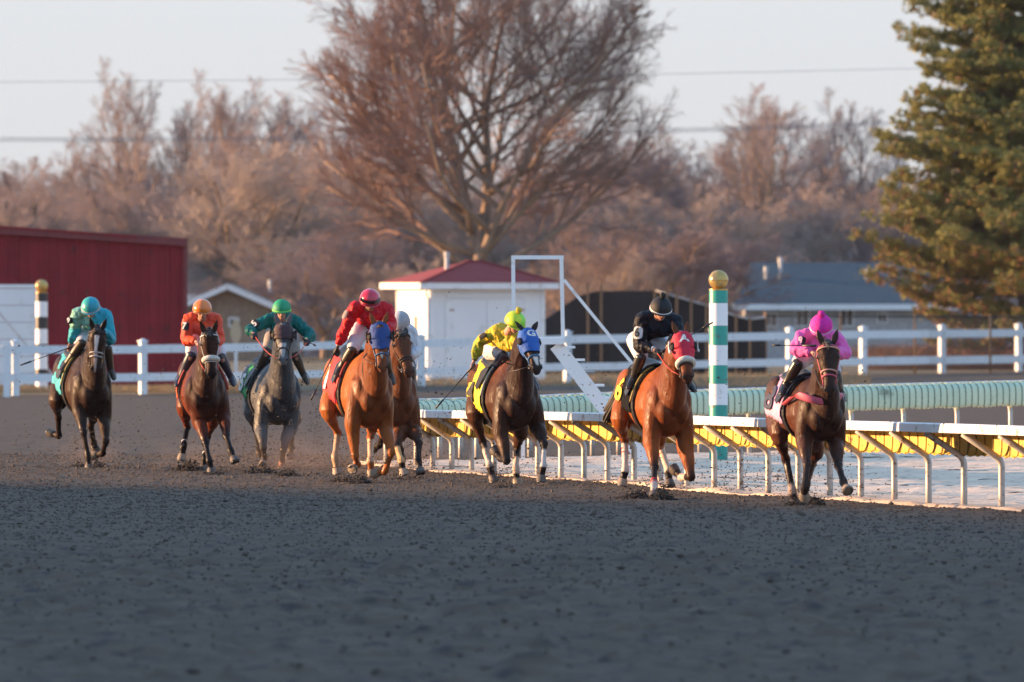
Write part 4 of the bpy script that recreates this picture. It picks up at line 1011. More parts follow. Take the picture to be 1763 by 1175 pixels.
    for kn, an, to in ((knR, anR, toR), (knL, anL, toL)):
        q = MB(); capsule_chain(q, [kn.lerp(an, -.02), kn.lerp(an, .3), kn.lerp(an, .75), an], [.070, .070, .052, .048], sub=4, n=12)
        capsule_chain(q, [an, an.lerp(to, .5), to], [.044, .044, .032], [.044, .036, .024], side=(0, 1, 0), sub=4, n=12)
        h_ = an-(to-an).normalized()*.03+Vector((0, 0, -.02)); q.ball(h_, (.03, .03, .03), 8, 6)
        bo = link_mesh('boot', remesh(q, .0105, 1, .4), J.get('boot', M['boot']), root)
        q = MB(); c = an.lerp(to, .62)-Vector((0, 0, .035)); q.beam(c-Vector((0, .05, 0)), c+Vector((0, .05, 0)), .05, .012)
        for s_ in (-1, 1): q.tube([c+Vector((0, s_*.05, 0)), c+Vector((0, s_*.045, .07)), c+Vector((-.01, 0, .15))], .005, 5)
        q.build('stirrup', M['shoe'], bo, smooth=False)
    for ha, el, s_ in ((haR, elR, -1), (haL, elL, 1)):
        if J.get('gloves'):
            q = MB(); hv = (ha-el).normalized(); pn = Vector(J.get('palm', (0.2, 0, -1))) if s_ > 0 or 'palmR' not in J else Vector(J['palmR'])
            if abs(hv.dot(pn.normalized())) > .9: pn = Vector((1, 0, 0))
            hand(q, ha, (hv+Vector((.15, 0, -.1))).normalized(), pn, s_, .012); q.ball(ha+hv*.05, (.046, .05, .024), 10, 8, ((hv.cross(pn)).normalized(), hv, pn.normalized()))
            link_mesh('glove', remesh(q, .0085, 1, .4), M['glove'], root)
        if J.get('cuff'):
            q = MB(); q.tube([el.lerp(ha, .84), el.lerp(ha, .90)], [.040, .037], 12); q.build('cuff', J['cuff'], jo)
    # helmet
    def dome(r, t0, m_, name, par, z0=.025):
        q = MB(); rs = []
        for i in range(13):
            a = R(-12+102*i/12); a = min(a, R(89.5)); rs.append([hp(-.005+r[0]*math.cos(a)*math.cos(ph), r[1]*math.cos(a)*math.sin(ph), z0+r[2]*math.sin(a)) for ph in [2*math.pi*j/32 for j in range(32)]])
        rs = [[p.lerp(hp(0, 0, z0+.01), .08) for p in rs[0]]]+rs
        q.rings(rs); o = q.build(name, m_, par); return o
    he = dome((.146, .130, .128), 0, J['cap'], 'helmet', root)
    if 'cap2' in J:
        he.data.materials.append(J['cap2'])
        for p in he.data.polygons:
            v = Vector(p.center)+seat-hd; l = v.dot(hl); f = v.dot(fdir)
            if J['capsplit'](l, f, v.dot(up)): p.material_index = 1
    q = MB(); q.rings([[hp(-.005+(.148+dr)*math.cos(ph), (.132+dr)*math.sin(ph), z) for ph in [2*math.pi*j/32 for j in range(32)]] for (z, dr) in ((-.008, -.006), (-.004, .002), (.018, .002), (.022, -.006))]); q.build('helmet_band', J['band'], he)
    if J.get('brim', True):
        q = MB(); rs = []
        for (dr, z) in ((0, .012), (.030, .004), (.030, .0), (0, .004)):
            rs.append([hp(-.005+(.144+dr)*math.cos(ph), (.128+dr*.5)*math.sin(ph), z) for ph in [R(x) for x in range(-62, 63, 6)]])
        q.rings([list(x) for x in zip(*rs)]); q.build('brim', J['capbrim'] if 'capbrim' in J else J['cap'], he)
    if J.get('pom'):
        q = MB(); c = hp(-.01, 0, .190); q.ball(c, .036, 16, 12)
        for i in range(60):
            v = Vector((rnd.gauss(0, 1), rnd.gauss(0, 1), rnd.gauss(0, 1))).normalized(); q.tube([c+v*.026, c+v*.044], [.006, .002], 4)
        q.build('pompom', J['pom'], he)
    q = MB(); a0 = 62; rs = []
    for ph in [R(x) for x in range(-a0, a0+1, 6)]:
        rr = .110 if abs(ph) < R(45) else .104
        w = .017 if abs(ph) > R(8) else .012
        rs.append([hp((rr-.004)*math.cos(ph)+.0, .082*math.sin(ph), .008-w), hp(rr*math.cos(ph)+.004, .084*math.sin(ph), .008-w), hp(rr*math.cos(ph)+.004, .084*math.sin(ph), .008+w), hp((rr-.004)*math.cos(ph), .082*math.sin(ph), .008+w)])
    q.rings(rs); q.build('goggles', M['goggle'], root, smooth=False)
    if J.get('goggle2'):
        q = MB(); rs = []
        for ph in [R(x) for x in range(-70, 71, 6)]:
            rs.append([hp(-.005+.144*math.cos(ph), .130*math.sin(ph), .035), hp(-.005+.160*math.cos(ph), .140*math.sin(ph), .038), hp(-.005+.156*math.cos(ph), .137*math.sin(ph), .072), hp(-.005+.125*math.cos(ph), .110*math.sin(ph), .072)])
        q.rings(rs); q.build('spare_goggles', M['goggle'], he, smooth=False)
    if J.get('strap', True):
        q = MB()
        for s_ in (-1, 1): q.tube([hp(.0, s_*.088, .01), hp(.02, s_*.075, -.05), hp(.045, s_*.03, -.105), hp(.05, 0, -.115)], .006, 5)
        q.build('chin_strap', M['leatherb'], he)
    # arm number
    if 'num' in J:
        txt, mf, mtx, pxy, size, rollt = J['num']
        c = fr.at(pxy[0], pxy[1], shR.lerp(elR, .5).x, U); n_ = (Vector((math.cos(-fr.th), math.sin(-fr.th), 0))*.8+Vector((0, -.55, .12))).normalized()
        rv = Vector((0, 0, 1)).cross(n_).normalized(); uv = n_.cross(rv); rv, uv = rv*math.cos(R(rollt))+uv*math.sin(R(rollt)), uv*math.cos(R(rollt))-rv*math.sin(R(rollt))
        c = c+n_*(J.get('numoff', .114))
        q = MB(); w, h = size; ring = []
        for k_ in range(20):
            a = 2*math.pi*k_/20; cx, cy = math.cos(a), math.sin(a); e_ = .55
            ring.append((w*abs(cx)**e_*(1 if cx > 0 else -1), h*abs(cy)**e_*(1 if cy > 0 else -1)))
        def bend(x, y, z): return c+rv*x+uv*y+n_*(z-x*x*4.5)
        rs = [[bend(x*f_, y*f_, z) for x, y in ring] for (f_, z) in ((1, -.03), (1, 0), (.66, 0), (.33, 0), (.02, 0))]
        q.rings(rs); pa = q.build('arm_band', mf, jo, smooth=False)
        if txt:
            tv, tf = text_mesh(txt, h*2.1, .001, .004); q = MB(); q.add([bend(x, y, z+.011) for x, y, z in tv], tf); q.build('band_number', mtx, pa, smooth=False)
    # reins
    bit = S['_bit']; tq = J.get('reintarget', {})
    rn = MB()
    for s_, ha in ((-1, haR), (1, haL)):
        t = haL if (J.get('onehand') and s_ < 0) else ha
        t = t+Vector((.04, 0, -.02)); m_ = bit[s_].lerp(t, .5)+Vector((0, s_*.03, -.02))
        if J.get('onehand') and s_ < 0: m_ = m_+Vector((-.08, -.17, -.10))
        rn.tube([bit[s_], bit[s_].lerp(m_, .5)+Vector((0, s_*.01, -.01)), m_, t], [.009]*4, 6, rb=[.005]*4)
    rp = rn.build('reins', J.get('rein', M['leather']), S['_root'])
    q = MB(); lo = fr.at(*J['loop'], U) if 'loop' in J else None
    if lo is not None:
        pts = [haL+Vector((.03, 0, -.03)), haL.lerp(lo, .5)+Vector((0, .10, 0)), lo, haL.lerp(lo, .5)+Vector((0, -.20, 0)), haL+Vector((.0, -.05, -.03))]
        capsule_chain(q, pts, [.007]*5, sub=6, n=6); q.build('rein_loop', M['leather'], S['_root'])
    # whip
    if 'whip' in J:
        hw = J['whip']; a = fr.at(hw[0][0], hw[0][1], hw[0][2], U); b2 = fr.at(hw[1][0], hw[1][1], hw[1][2], U)
        ww = empty('whip', (0, 0, 0), J['whiplabel'], 'whip', 'whips held by the jockeys'); ww.location = fr.O+rot @ a; ww.rotation_euler = (0, 0, rz); ORG[ww.name] = a.copy()
        q = MB(); q.tube([a, a.lerp(b2, .6), b2.lerp(a, .25), b2.lerp(a, .22)], [.009, .006, .0055, .0055], 6); q.build('shaft', M['whip'], ww)
        q = MB(); q.tube([b2.lerp(a, .23), b2], [.013, .012], 6, rb=[.013, .012]); q.build('popper', M['whip'], ww)
        q = MB(); dv = (a-b2).normalized(); q.tube([a+dv*.10, a+dv*.09, a-dv*.06], [.012, .014, .012], 8); q.build('grip', M['leatherb'], ww)
    return root
# ------------------------------------------------------------------ the eight runners, traced from the photo
C1 = (70, 490, 3.459); C2 = (270, 490, 3.459); C3 = (400, 490, 3.459); C4 = (530, 480, 3.262); C5 = (760, 510, 3.455); C6 = (1030, 490, 3.015); C7 = (1290, 520, 3.175)
U9 = (20, 500, 6.53); U7 = (280, 500, 6.53); U5 = (410, 500, 6.53); U1 = (530, 490, 5.876); U4 = (740, 520, 6.186); U6 = (1040, 500, 5.875); U8 = (1300, 530, 6.183)
K = {}
K['turq'] = silk('turquoise_silk', (.03, .36, .46)); K['mint'] = silk('mint_silk', (.20, .46, .38)); K['orange'] = silk('orange_silk', (.75, .10, .03), (.62, .06, .04)); K['emer'] = silk('teal_green_silk', (.008, .13, .12))
K['redsilk'] = silk('red_silk', (.56, .012, .018), (.42, .01, .02)); K['whites'] = silk('white_silk', (.60, .60, .63), (.48, .49, .54)); K['yellow'] = silk('yellow_silk', (.66, .48, .03), (.48, .38, .03)); K['olive'] = silk('yellow_green_silk', (.38, .42, .05)); K['navy'] = silk('black_silk', (.007, .008, .014), (.012, .011, .016)); K['pink'] = silk('pink_silk', (.78, .13, .42), (.64, .10, .36))
K['capturq'] = mat('turquoise_cap', (.01, .34, .44), .4); K['capmint'] = mat('mint_cap', (.04, .40, .38), .4); K['caporange'] = mat('orange_cap', (.82, .20, .02), .25, coat=.4); K['capgreen'] = mat('green_cap', (.01, .28, .12), .6); K['capred'] = mat('red_cap', (.58, .015, .05), .22, coat=.5); K['capwhite'] = mat('white_cap', (.55, .52, .52), .5)
K['capgrey'] = mat('grey_cap_panel', (.42, .40, .42), .5); K['capneon'] = mat('neon_yellow_cap', (.62, .80, .03), .5); K['capneon2'] = mat('neon_green_cap', (.30, .78, .06), .5); K['capblack'] = mat('black_cap', (.012, .012, .014), .7); K['cappink'] = mat('hot_pink_cap', (.80, .02, .36), .75, (.62, .01, .3), 20, .8, .6, 60)
K['bandpeach'] = mat('peach_band', (.55, .42, .36), .6); K['bandneon'] = mat('lime_band', (.25, .75, .08), .6); K['bandwhite'] = mat('white_band', (.75, .73, .72), .6); K['bandpink'] = mat('pale_pink_band', (.80, .48, .62), .6)
K['redcloth'] = mat('red_cloth', (.62, .015, .02), .7, (.5, .012, .02), 4, .8, .5, 20); K['yelcloth'] = mat('yellow_cloth', (.72, .58, .02), .7, (.58, .46, .02), 4, .8, .5, 20); K['turqcloth'] = mat('turquoise_cloth', (.03, .38, .46), .7, (.02, .28, .36), 4, .8, .5, 20); K['greencloth'] = mat('green_cloth', (.01, .26, .07), .7); K['blackcloth'] = mat('black_cloth', (.010, .010, .011), .95, spec=.1); K['pinkcloth'] = mat('pink_cloth', (.62, .34, .52), .7, (.5, .26, .42), 4, .8, .5, 20); K['orcloth'] = mat('orange_cloth', (.7, .10, .02), .7); K['whitecloth'] = mat('white_cloth', (.6, .6, .6), .7)
K['ink'] = mat('black_print', (.012, .012, .018), .7); K['wink'] = mat('white_print', (.72, .72, .72), .7); K['navyink'] = mat('navy_print', (.015, .02, .06), .7); K['yink'] = mat('yellow_print', (.75, .55, .03), .7)
K['bluehood'] = mat('blue_hood', (.015, .06, .26), .75, (.01, .045, .18), 8, .8, .5, 40); K['blue2'] = mat('bright_blue_hood', (.012, .11, .45), .7, (.01, .08, .34), 8, .8, .5, 40); K['redhood'] = mat('red_hood', (.60, .012, .045), .7, (.46, .01, .04), 8, .8, .5, 40); K['maroonhood'] = mat('maroon_hood', (.05, .015, .018), .7, (.03, .012, .014), 8, .8)
K['pinkstrap'] = mat('pink_strap', (.60, .10, .16), .6); K['peachstrap'] = mat('peach_strap', (.70, .36, .28), .6); K['whitestrap'] = mat('white_strap', (.68, .66, .64), .5); K['bluestrap'] = mat('blue_strap', (.03, .16, .36), .5); K['tanstrap'] = mat('tan_strap', (.36, .18, .06), .5); K['redrein'] = mat('red_rein', (.55, .06, .03), .5); K['goldroll'] = mat('gold_pad_roll', (.42, .30, .06), .6); K['paleroll'] = mat('pale_pad_roll', (.45, .44, .38), .6)
K['greymane'] = mat('grey_mane', (.10, .10, .105), .6, (.2, .2, .2), 12, .8); K['chestmane'] = mat('chestnut_mane', (.10, .035, .015), .6, (.06, .022, .01), 12, .8, .4, 60)
WH = (.62, .56, .50)
def frontof(v, *a): return False
HORSES = [
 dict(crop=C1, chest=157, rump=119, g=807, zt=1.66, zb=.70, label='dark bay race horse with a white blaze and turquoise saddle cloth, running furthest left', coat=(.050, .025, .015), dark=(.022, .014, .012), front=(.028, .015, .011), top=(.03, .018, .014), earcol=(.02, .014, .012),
  poll=(340, 268), muz=(322, 528), yaw=-2, blaze=[(.13, .50, .034, (.66, .60, .56)), (.5, .98, .028, (.45, .34, .30))], muzdark=.3, noseband2=(K['whitestrap'], .55, .64), bridle=M['leatherb'],
  FR=[(228, 735), (255, 880, 1), (280, 1020, 1), (288, 1098, 1)], FL=[(378, 780), (388, 935, 1), (368, 1005, -1), (322, 1018, -1)], HR=[(90, 690), (105, 790, -1), (108, 900, -1), (62, 885, -1)], HL=[(330, 750), (298, 840, -1), (316, 940, -1), (325, 975, -1)], palehoof=('FL', 'HR'),
  cloth=(K['turqcloth'], '9', K['ink'], .20, -.20), clothlow=104, roll=K['goldroll'],
  rider=dict(crop=U9, label='jockey in turquoise and mint silks and turquoise helmet, hunched over the leftmost dark horse', head=(888, 200, .48), shR=(745, 270, .22), shL=(1055, 280, .22), elR=(712, 450, .10), haR=(660, 600, .02), elL=(1112, 560, .34), haL=(1000, 430, .72), pel=(870, 400, -.26), knR=(795, 585, .20), anR=(610, 840, .0), toR=(560, 915, .12), knL=(1075, 650, .20), anL=(1115, 900, 0), toL=(1150, 1000, .12),
   look=(-6, 36), silk=K['turq'], silk2=K['mint'], split=lambda v, fr, mid, elR, elL, shR, shL: v.y < mid.y-.02 and v.x > mid.x-.10 and v.z > elR.z+.02, cap=K['capturq'], cap2=K['capmint'], capsplit=lambda l, f, u: (l < 0), band=K['bandpeach'], boot=M['bootbrown'], brim=True, num=('9', K['blackcloth'], K['wink'], (690, 350), (.045, .045), 5), whip=[(640, 650, .06), (95, 845, .0)], whiplabel='long black whip held out sideways by the turquoise jockey', onehand=True, fat=1.05)),
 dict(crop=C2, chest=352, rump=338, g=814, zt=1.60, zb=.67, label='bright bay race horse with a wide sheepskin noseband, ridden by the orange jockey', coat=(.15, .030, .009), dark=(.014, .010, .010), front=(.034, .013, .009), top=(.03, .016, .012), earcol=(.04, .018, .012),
  poll=(312, 285), muz=(328, 560), yaw=2, fleece=True, bridle=K['whitestrap'],
  FR=[(250, 800), (290, 945, 1), (312, 1050, 1), (325, 1118, 1)], FL=[(395, 770), (415, 905, 1), (440, 990, 1), (463, 1048, 1)], HR=[(160, 730), (180, 850, -1), (160, 960, 1), (148, 1035, 1)], HL=[(330, 800), (302, 905, -1), (286, 1030, 1), (278, 1100, 1)], palehoof=('HR',),
  wraps=[('HR', 1.78, 2.05, M['wrap']), ('HL', 1.78, 2.02, M['wrap'])], cloth=(K['orcloth'], '7', K['ink'], .34), roll=K['redrein'], clothlow=100,
  rider=dict(crop=U7, label='jockey in orange silks and a shiny orange helmet', head=(445, 225, .50), shR=(300, 330, .22), shL=(590, 335, .22), elR=(262, 560, .30), haR=(385, 580, .58), elL=(640, 560, .30), haL=(560, 610, .60), pel=(440, 430, -.30), knR=(325, 720, .22), anR=(205, 975, .02), toR=(155, 1075, .15), knL=(655, 740, .22), anL=(765, 975, .02), toL=(800, 1070, .15),
   look=(3, 20), silk=K['orange'], cap=K['caporange'], band=mat('orange_dark_band', (.35, .10, .02), .4), boot=M['boottop'], num=('7', K['ink'], K['wink'], (297, 415), (.052, .060), -4), rein=K['redrein'], skin=M['skin'])),
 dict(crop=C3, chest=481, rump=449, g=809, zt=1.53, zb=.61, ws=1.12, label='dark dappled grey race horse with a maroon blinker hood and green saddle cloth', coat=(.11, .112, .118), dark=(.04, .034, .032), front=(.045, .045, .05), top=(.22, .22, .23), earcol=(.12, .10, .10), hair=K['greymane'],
  poll=(303, 243), muz=(302, 472), yaw=0, muzcol=(.13, .13, .135), muzdark=.7, hood=(K['maroonhood'], None, None, K['maroonhood']), hoodlong=False, bridle=M['leatherb'], blaze=[(.5, .86, .05, (.30, .30, .31))],
  FR=[(170, 840), (185, 975, 1), (190, 1035, -1), (180, 1075, 1)], FL=[(345, 850), (303, 985, 1), (296, 1062, -1), (291, 1112, 1)], HR=[(110, 760), (138, 860, -1), (158, 960, -1), (165, 1000, -1)], HL=[(370, 780), (356, 880, -1), (350, 965, -1), (342, 1030, 1)],
  sock={'FL': (1.9, 2.6, (.28, .12, .07))}, palehoof=('FR',), cloth=(K['greencloth'], '5', K['wink'], .30, -.36), clothlow=96,
  rider=dict(crop=U5, label='jockey in dark teal-green silks and green helmet, elbows spread wide over the grey horse', head=(490, 225, .50), shR=(345, 340, .22), shL=(625, 345, .22), elR=(140, 445, .30), haR=(175, 490, .50), elL=(820, 505, .30), haL=(775, 560, .50), pel=(490, 430, -.30), knR=(335, 680, .22), anR=(205, 940, .02), toR=(170, 1030, .15), knL=(640, 720, .22), anL=(735, 950, .02), toL=(780, 1050, .15),
   look=(0, 16), silk=K['emer'], cap=K['capgreen'], band=K['bandneon'], boot=M['bootbrown'], num=('5', K['ink'], K['wink'], (232, 385), (.050, .060), 50), whip=[(775, 570, .52), (870, 625, .40)], whiplabel='short whip end poking out of the green jockey\'s left fist', gloves=True, rein=K['redrein'], breeches=mat('muddy_breeches', (.38, .30, .26), .8, (.2, .16, .14), 5, .9))),
 dict(crop=C4, chest=681, rump=640, g=822, zt=1.66, zb=.62, label='dark brown race horse half hidden behind the chestnut with the blue hood', coat=(.13, .045, .02), dark=(.02, .014, .012), front=(.10, .035, .016), top=(.04, .02, .014), earcol=(.03, .016, .012),
  poll=(522, 308), muz=(572, 548), yaw=14, muzdark=.4, blaze=[], bridle=M['leather'], ears={1: (.6, -1.1), -1: (.6, -1.1)}, noseband2=(M['leather'], .60),
  FR=[(517, 852), (500, 945, 1), (525, 1025, 1), (538, 1090, 1)], FL=[(592, 840), (625, 925, 1), (622, 1025, 1), (632, 1085, 1)], HR=[(440, 780), (425, 860, -1), (402, 935, -1), (378, 945, -1)], HL=[(520, 790), (515, 880, -1), (520, 960, -1), (522, 1000, -1)],
  sock={'FR': (1.1, 2.1, (.50, .30, .14))}, cloth=(K['whitecloth'], None, None), palehoof=('FR',),
  rider=dict(crop=U1, label='jockey in white silks and a white and grey helmet, tucked in behind the red jockey', head=(937, 385, .50), shR=(870, 500, .22), shL=(1035, 490, .22), elR=(850, 660, .30), haR=(900, 720, .58), elL=(1095, 670, .30), haL=(1050, 730, .56), pel=(950, 560, -.30), knR=(850, 840, .22), anR=(830, 1000, .02), toR=(820, 1050, .15), knL=(1040, 850, .22), anL=(1065, 1010, .02), toL=(1075, 1060, .15),
   look=(0, 48), silk=K['whites'], cap=K['capwhite'], cap2=K['capgrey'], capsplit=lambda l, f, u: l > 0, band=K['bandwhite'], boot=M['boot'])),
 dict(crop=C4, chest=638, rump=590, g=833, zt=1.72, zb=.70, label='chestnut race horse in a plain dark blue hood with a red saddle cloth', coat=(.33, .100, .025), dark=(.13, .042, .017), front=(.15, .044, .014), points=False, earcol=(.22, .07, .025), hair=K['chestmane'],
  poll=(402, 262), muz=(422, 520), yaw=6, muzdark=.35, muzcol=(.14, .08, .06), hood=(K['bluehood'], None, None, M['nostril']), bridle=K['bluestrap'], blaze=[(.6, .72, .02, WH)],
  FR=[(250, 800), (265, 995, 1), (280, 1045, -1), (250, 1068, 1)], FL=[(432, 827), (470, 977, 1), (432, 1080, -1), (385, 1092, -1)], HR=[(112, 740), (168, 868, -1), (152, 1000, 1), (165, 1092, 1)], HL=[(365, 800), (352, 892, -1), (352, 1022, 1), (357, 1100, 1)],
  sock={'HR': (1.12, 2.6, (.40, .27, .17)), 'HL': (1.1, 2.1, (.58, .38, .26))}, palehoof=('FR', 'FL', 'HR', 'HL'), cloth=(K['redcloth'], '1', K['wink'], .34, -.42), clothlow=108, roll=K['redrein'],
  rider=dict(crop=U1, label='jockey in bright red silks and red helmet with goggles pushed up, whip hand hanging down', head=(628, 165, .52), shR=(480, 245, .24), shL=(790, 250, .24), elR=(385, 430, .14), haR=(300, 635, .02), elL=(845, 420, .40), haL=(770, 470, .70), pel=(600, 400, -.22), knR=(455, 655, .18), anR=(325, 855, .0), toR=(288, 930, .12), knL=(770, 700, .20), anL=(830, 905, .0), toL=(865, 1005, .12),
   look=(6, 30), silk=K['redsilk'], cap=K['capred'], band=mat('dark_red_band', (.25, .01, .03), .4), boot=M['bootbrown'], cuff=K['bandwhite'], gloves=True, goggle2=True, num=('', K['bandpeach'], None, (415, 315), (.025, .06), -25), whip=[(270, 690, .05), (30, 1170, -.1)], whiplabel='whip held low by the red jockey', onehand=True, loop=(640, 1140, .75), skin=M['skin_dark'])),
 dict(crop=C5, chest=888, rump=840, g=838, zt=1.62, zb=.69, label='dark bay race horse in a bright blue hood marked G, with a yellow number cloth', coat=(.075, .030, .016), dark=(.02, .014, .013), front=(.026, .012, .010), top=(.15, .045, .02), earcol=(.03, .018, .014),
  poll=(512, 212), muz=(575, 452), yaw=26, muzdark=.8, hood=(K['blue2'], 'G', K['wink'], None), bridle=K['bluestrap'], blaze=[(.66, .86, .035, WH)], ears={1: (.75, .1), -1: (.6, .0)}, forelock=False,
  FR=[(350, 800), (388, 980, 1), (352, 965, -1), (320, 928, -1)], FL=[(570, 770), (610, 880, 1), (605, 1012, 1), (592, 1092, 1)], HR=[(195, 700), (245, 865, -1), (288, 1015, 1), (308, 1092, 1)], HL=[(470, 790), (448, 905, -1), (443, 1030, 1), (452, 1112, 1)],
  sock={'FL': (1.25, 2.05, (.46, .45, .45)), 'HR': (1.35, 2.0, (.55, .45, .38)), 'HL': (1.55, 2.3, (.55, .42, .34))}, palehoof=('HL',), cloth=(K['yelcloth'], '4', K['ink'], .30, -.34), clothlow=116, numphi=90, roll=K['paleroll'],
  rider=dict(crop=U4, label='jockey in yellow silks and neon yellow helmet leaning along the horse\'s neck', head=(905, 225, .62), shR=(715, 320, .26), shL=(900, 400, .42), elR=(535, 430, .10), haR=(468, 640, .02), elL=(930, 500, .55), haL=(930, 590, .78), pel=(720, 500, -.22), knR=(785, 560, .22), anR=(640, 800, .0), toR=(585, 885, .12), knL=(960, 640, .22), anL=(1105, 850, 0), toL=(1150, 930, .12),
   look=(30, 34), silk=K['yellow'], silk2=K['olive'], split=lambda v, fr, mid, elR, elL, shR, shL: v.z < elR.z+.0 and v.y < shR.y-.1, cap=K['capneon'], cap2=K['capneon2'], capsplit=lambda l, f, u: l > .01, band=mat('olive_band', (.40, .38, .02), .5), pom=K['yink'], num=('', K['ink'], None, (605, 372), (.028, .05), -55), whip=[(425, 725, .04), (62, 1135, -.1)], whiplabel='thin whip slanting down from the yellow jockey\'s right hand', onehand=True, boot=M['boottop'], cuff=mat('dark_yellow_cuff', (.05, .05, .02), .6), loop=(940, 680, .85))),
 dict(crop=C6, chest=1149, rump=1100, g=857, zt=1.59, zb=.71, label='golden bay race horse in a red hood marked A with white blinker cups', coat=(.29, .078, .019), dark=(.020, .013, .011), front=(.13, .034, .011), earcol=(.12, .045, .02), top=(.24, .07, .022),
  poll=(437, 262), muz=(467, 505), yaw=8, muzdark=.75, hood=(K['redhood'], 'A', K['wink'], K['whitestrap']), fleece=True, bridle=M['leather'], ears={1: (.1, -.1), -1: (.35, .25)}, tail=(-.30, -.22, -.42), forelock=False,
  FR=[(275, 800), (292, 950, 1), (290, 1040, 1), (288, 1098, 1)], FL=[(450, 830), (482, 1000, 1), (432, 1000, -1), (398, 967, -1)], HR=[(110, 700), (138, 812, -1), (140, 965, 1), (125, 1032, 1)], HL=[(310, 780), (322, 842, -1), (365, 975, 1), (370, 1038, 1)],
  sock={'HR': (1.1, 2.1, (.62, .50, .42)), 'HL': (1.05, 2.0, (.62, .46, .36)), 'FR': (1.85, 2.7, (.60, .48, .42)), 'FL': (1.5, 2.1, (.62, .48, .40))}, wraps=[('HR', 1.24, 1.29, M['redtape']), ('HR', 1.38, 1.42, M['redtape']), ('HL', 1.10, 1.16, M['redtape']), ('HL', 1.26, 1.30, M['redtape']), ('FR', 1.72, 1.80, M['redtape']), ('FR', 1.92, 1.97, M['redtape'], .048)], palehoof=('HR',),
  cloth=(K['blackcloth'], '6', K['yink'], .34, -.40), clothlow=104, roll=K['goldroll'],
  rider=dict(crop=U6, label='jockey in black silks with a white 6 on the sleeve and a black pompom cap', head=(575, 195, .46), shR=(385, 290, .20), shL=(715, 310, .26), elR=(352, 560, .22), haR=(520, 605, .50), elL=(755, 450, .40), haL=(640, 600, .62), pel=(400, 480, -.25), knR=(375, 670, .18), anR=(298, 890, .0), toR=(245, 990, .12), knL=(705, 660, .24), anL=(870, 960, 0), toL=(915, 1020, .12),
   look=(14, 30), silk=K['navy'], cap=K['capblack'], band=K['bandwhite'], pom=K['capblack'], brim=True, num=('6', K['wink'], K['ink'], (380, 440), (.055, .075), -3), gloves=True, cuff=K['bandwhite'], whip=[(650, 585, .66), (1100, 325, .70)], whiplabel='black whip sticking up behind the red hooded horse\'s head', rein=K['redrein'], boot=M['boot'])),
 dict(crop=C7, chest=1412, rump=1361, g=874, zt=1.51, zb=.735, label='dark brown race horse with a pink breast collar and pink number cloth, furthest right', coat=(.10, .034, .018), dark=(.035, .022, .018), front=(.035, .016, .011), top=(.022, .016, .016), earcol=(.05, .024, .016),
  poll=(430, 232), muz=(440, 508), yaw=-2, muzdark=.4, noseband2=(K['peachstrap'], .56, .12), bridle=K['pinkstrap'],
  FR=[(300, 740), (315, 890, 1), (303, 1010, 1), (300, 1060, -1)], FL=[(475, 760), (487, 895, 1), (515, 985, 1), (535, 1032, 1)], HR=[(160, 720), (200, 860, -1), (235, 1030, 1), (250, 1112, 1)], HL=[(360, 800), (345, 885, -1), (312, 1000, 1), (290, 1095, 1)], palehoof=('FL', 'FR'),
  sock={'HR': (1.85, 2.25, (.40, .28, .22))}, cloth=(K['pinkcloth'], '8', K['navyink'], .40, -.38), clothlow=112, collar=(K['pinkstrap'], [(195, 560, .2), (235, 520, .45), (270, 512, .74), (320, 528, .86), (385, 545, .92), (450, 540, .90), (495, 515, .78), (512, 520, .45)]),
  rider=dict(crop=U8, label='jockey in pink silks and a hot pink pompom cap, whip held flat', head=(705, 215, .50), shR=(515, 310, .22), shL=(865, 340, .22), elR=(435, 450, .30), haR=(620, 480, .58), elL=(955, 490, .30), haL=(820, 480, .62), pel=(650, 470, -.30), knR=(460, 590, .20), anR=(320, 830, .0), toR=(285, 920, .12), knL=(850, 700, .20), anL=(905, 900, 0), toL=(940, 1000, .12),
   look=(0, 36), silk=K['pink'], cap=K['cappink'], band=K['bandpink'], pom=K['cappink'], brim=True, capbrim=K['pink'], num=('8', K['ink'], K['bandpink'], (530, 362), (.050, .052), -10), whip=[(560, 405, .55), (185, 400, .35)], whiplabel='thin whip held flat to the left by the pink jockey', boot=M['boot'])),
]
for S_ in HORSES:
    make_horse(S_); make_rider(S_)
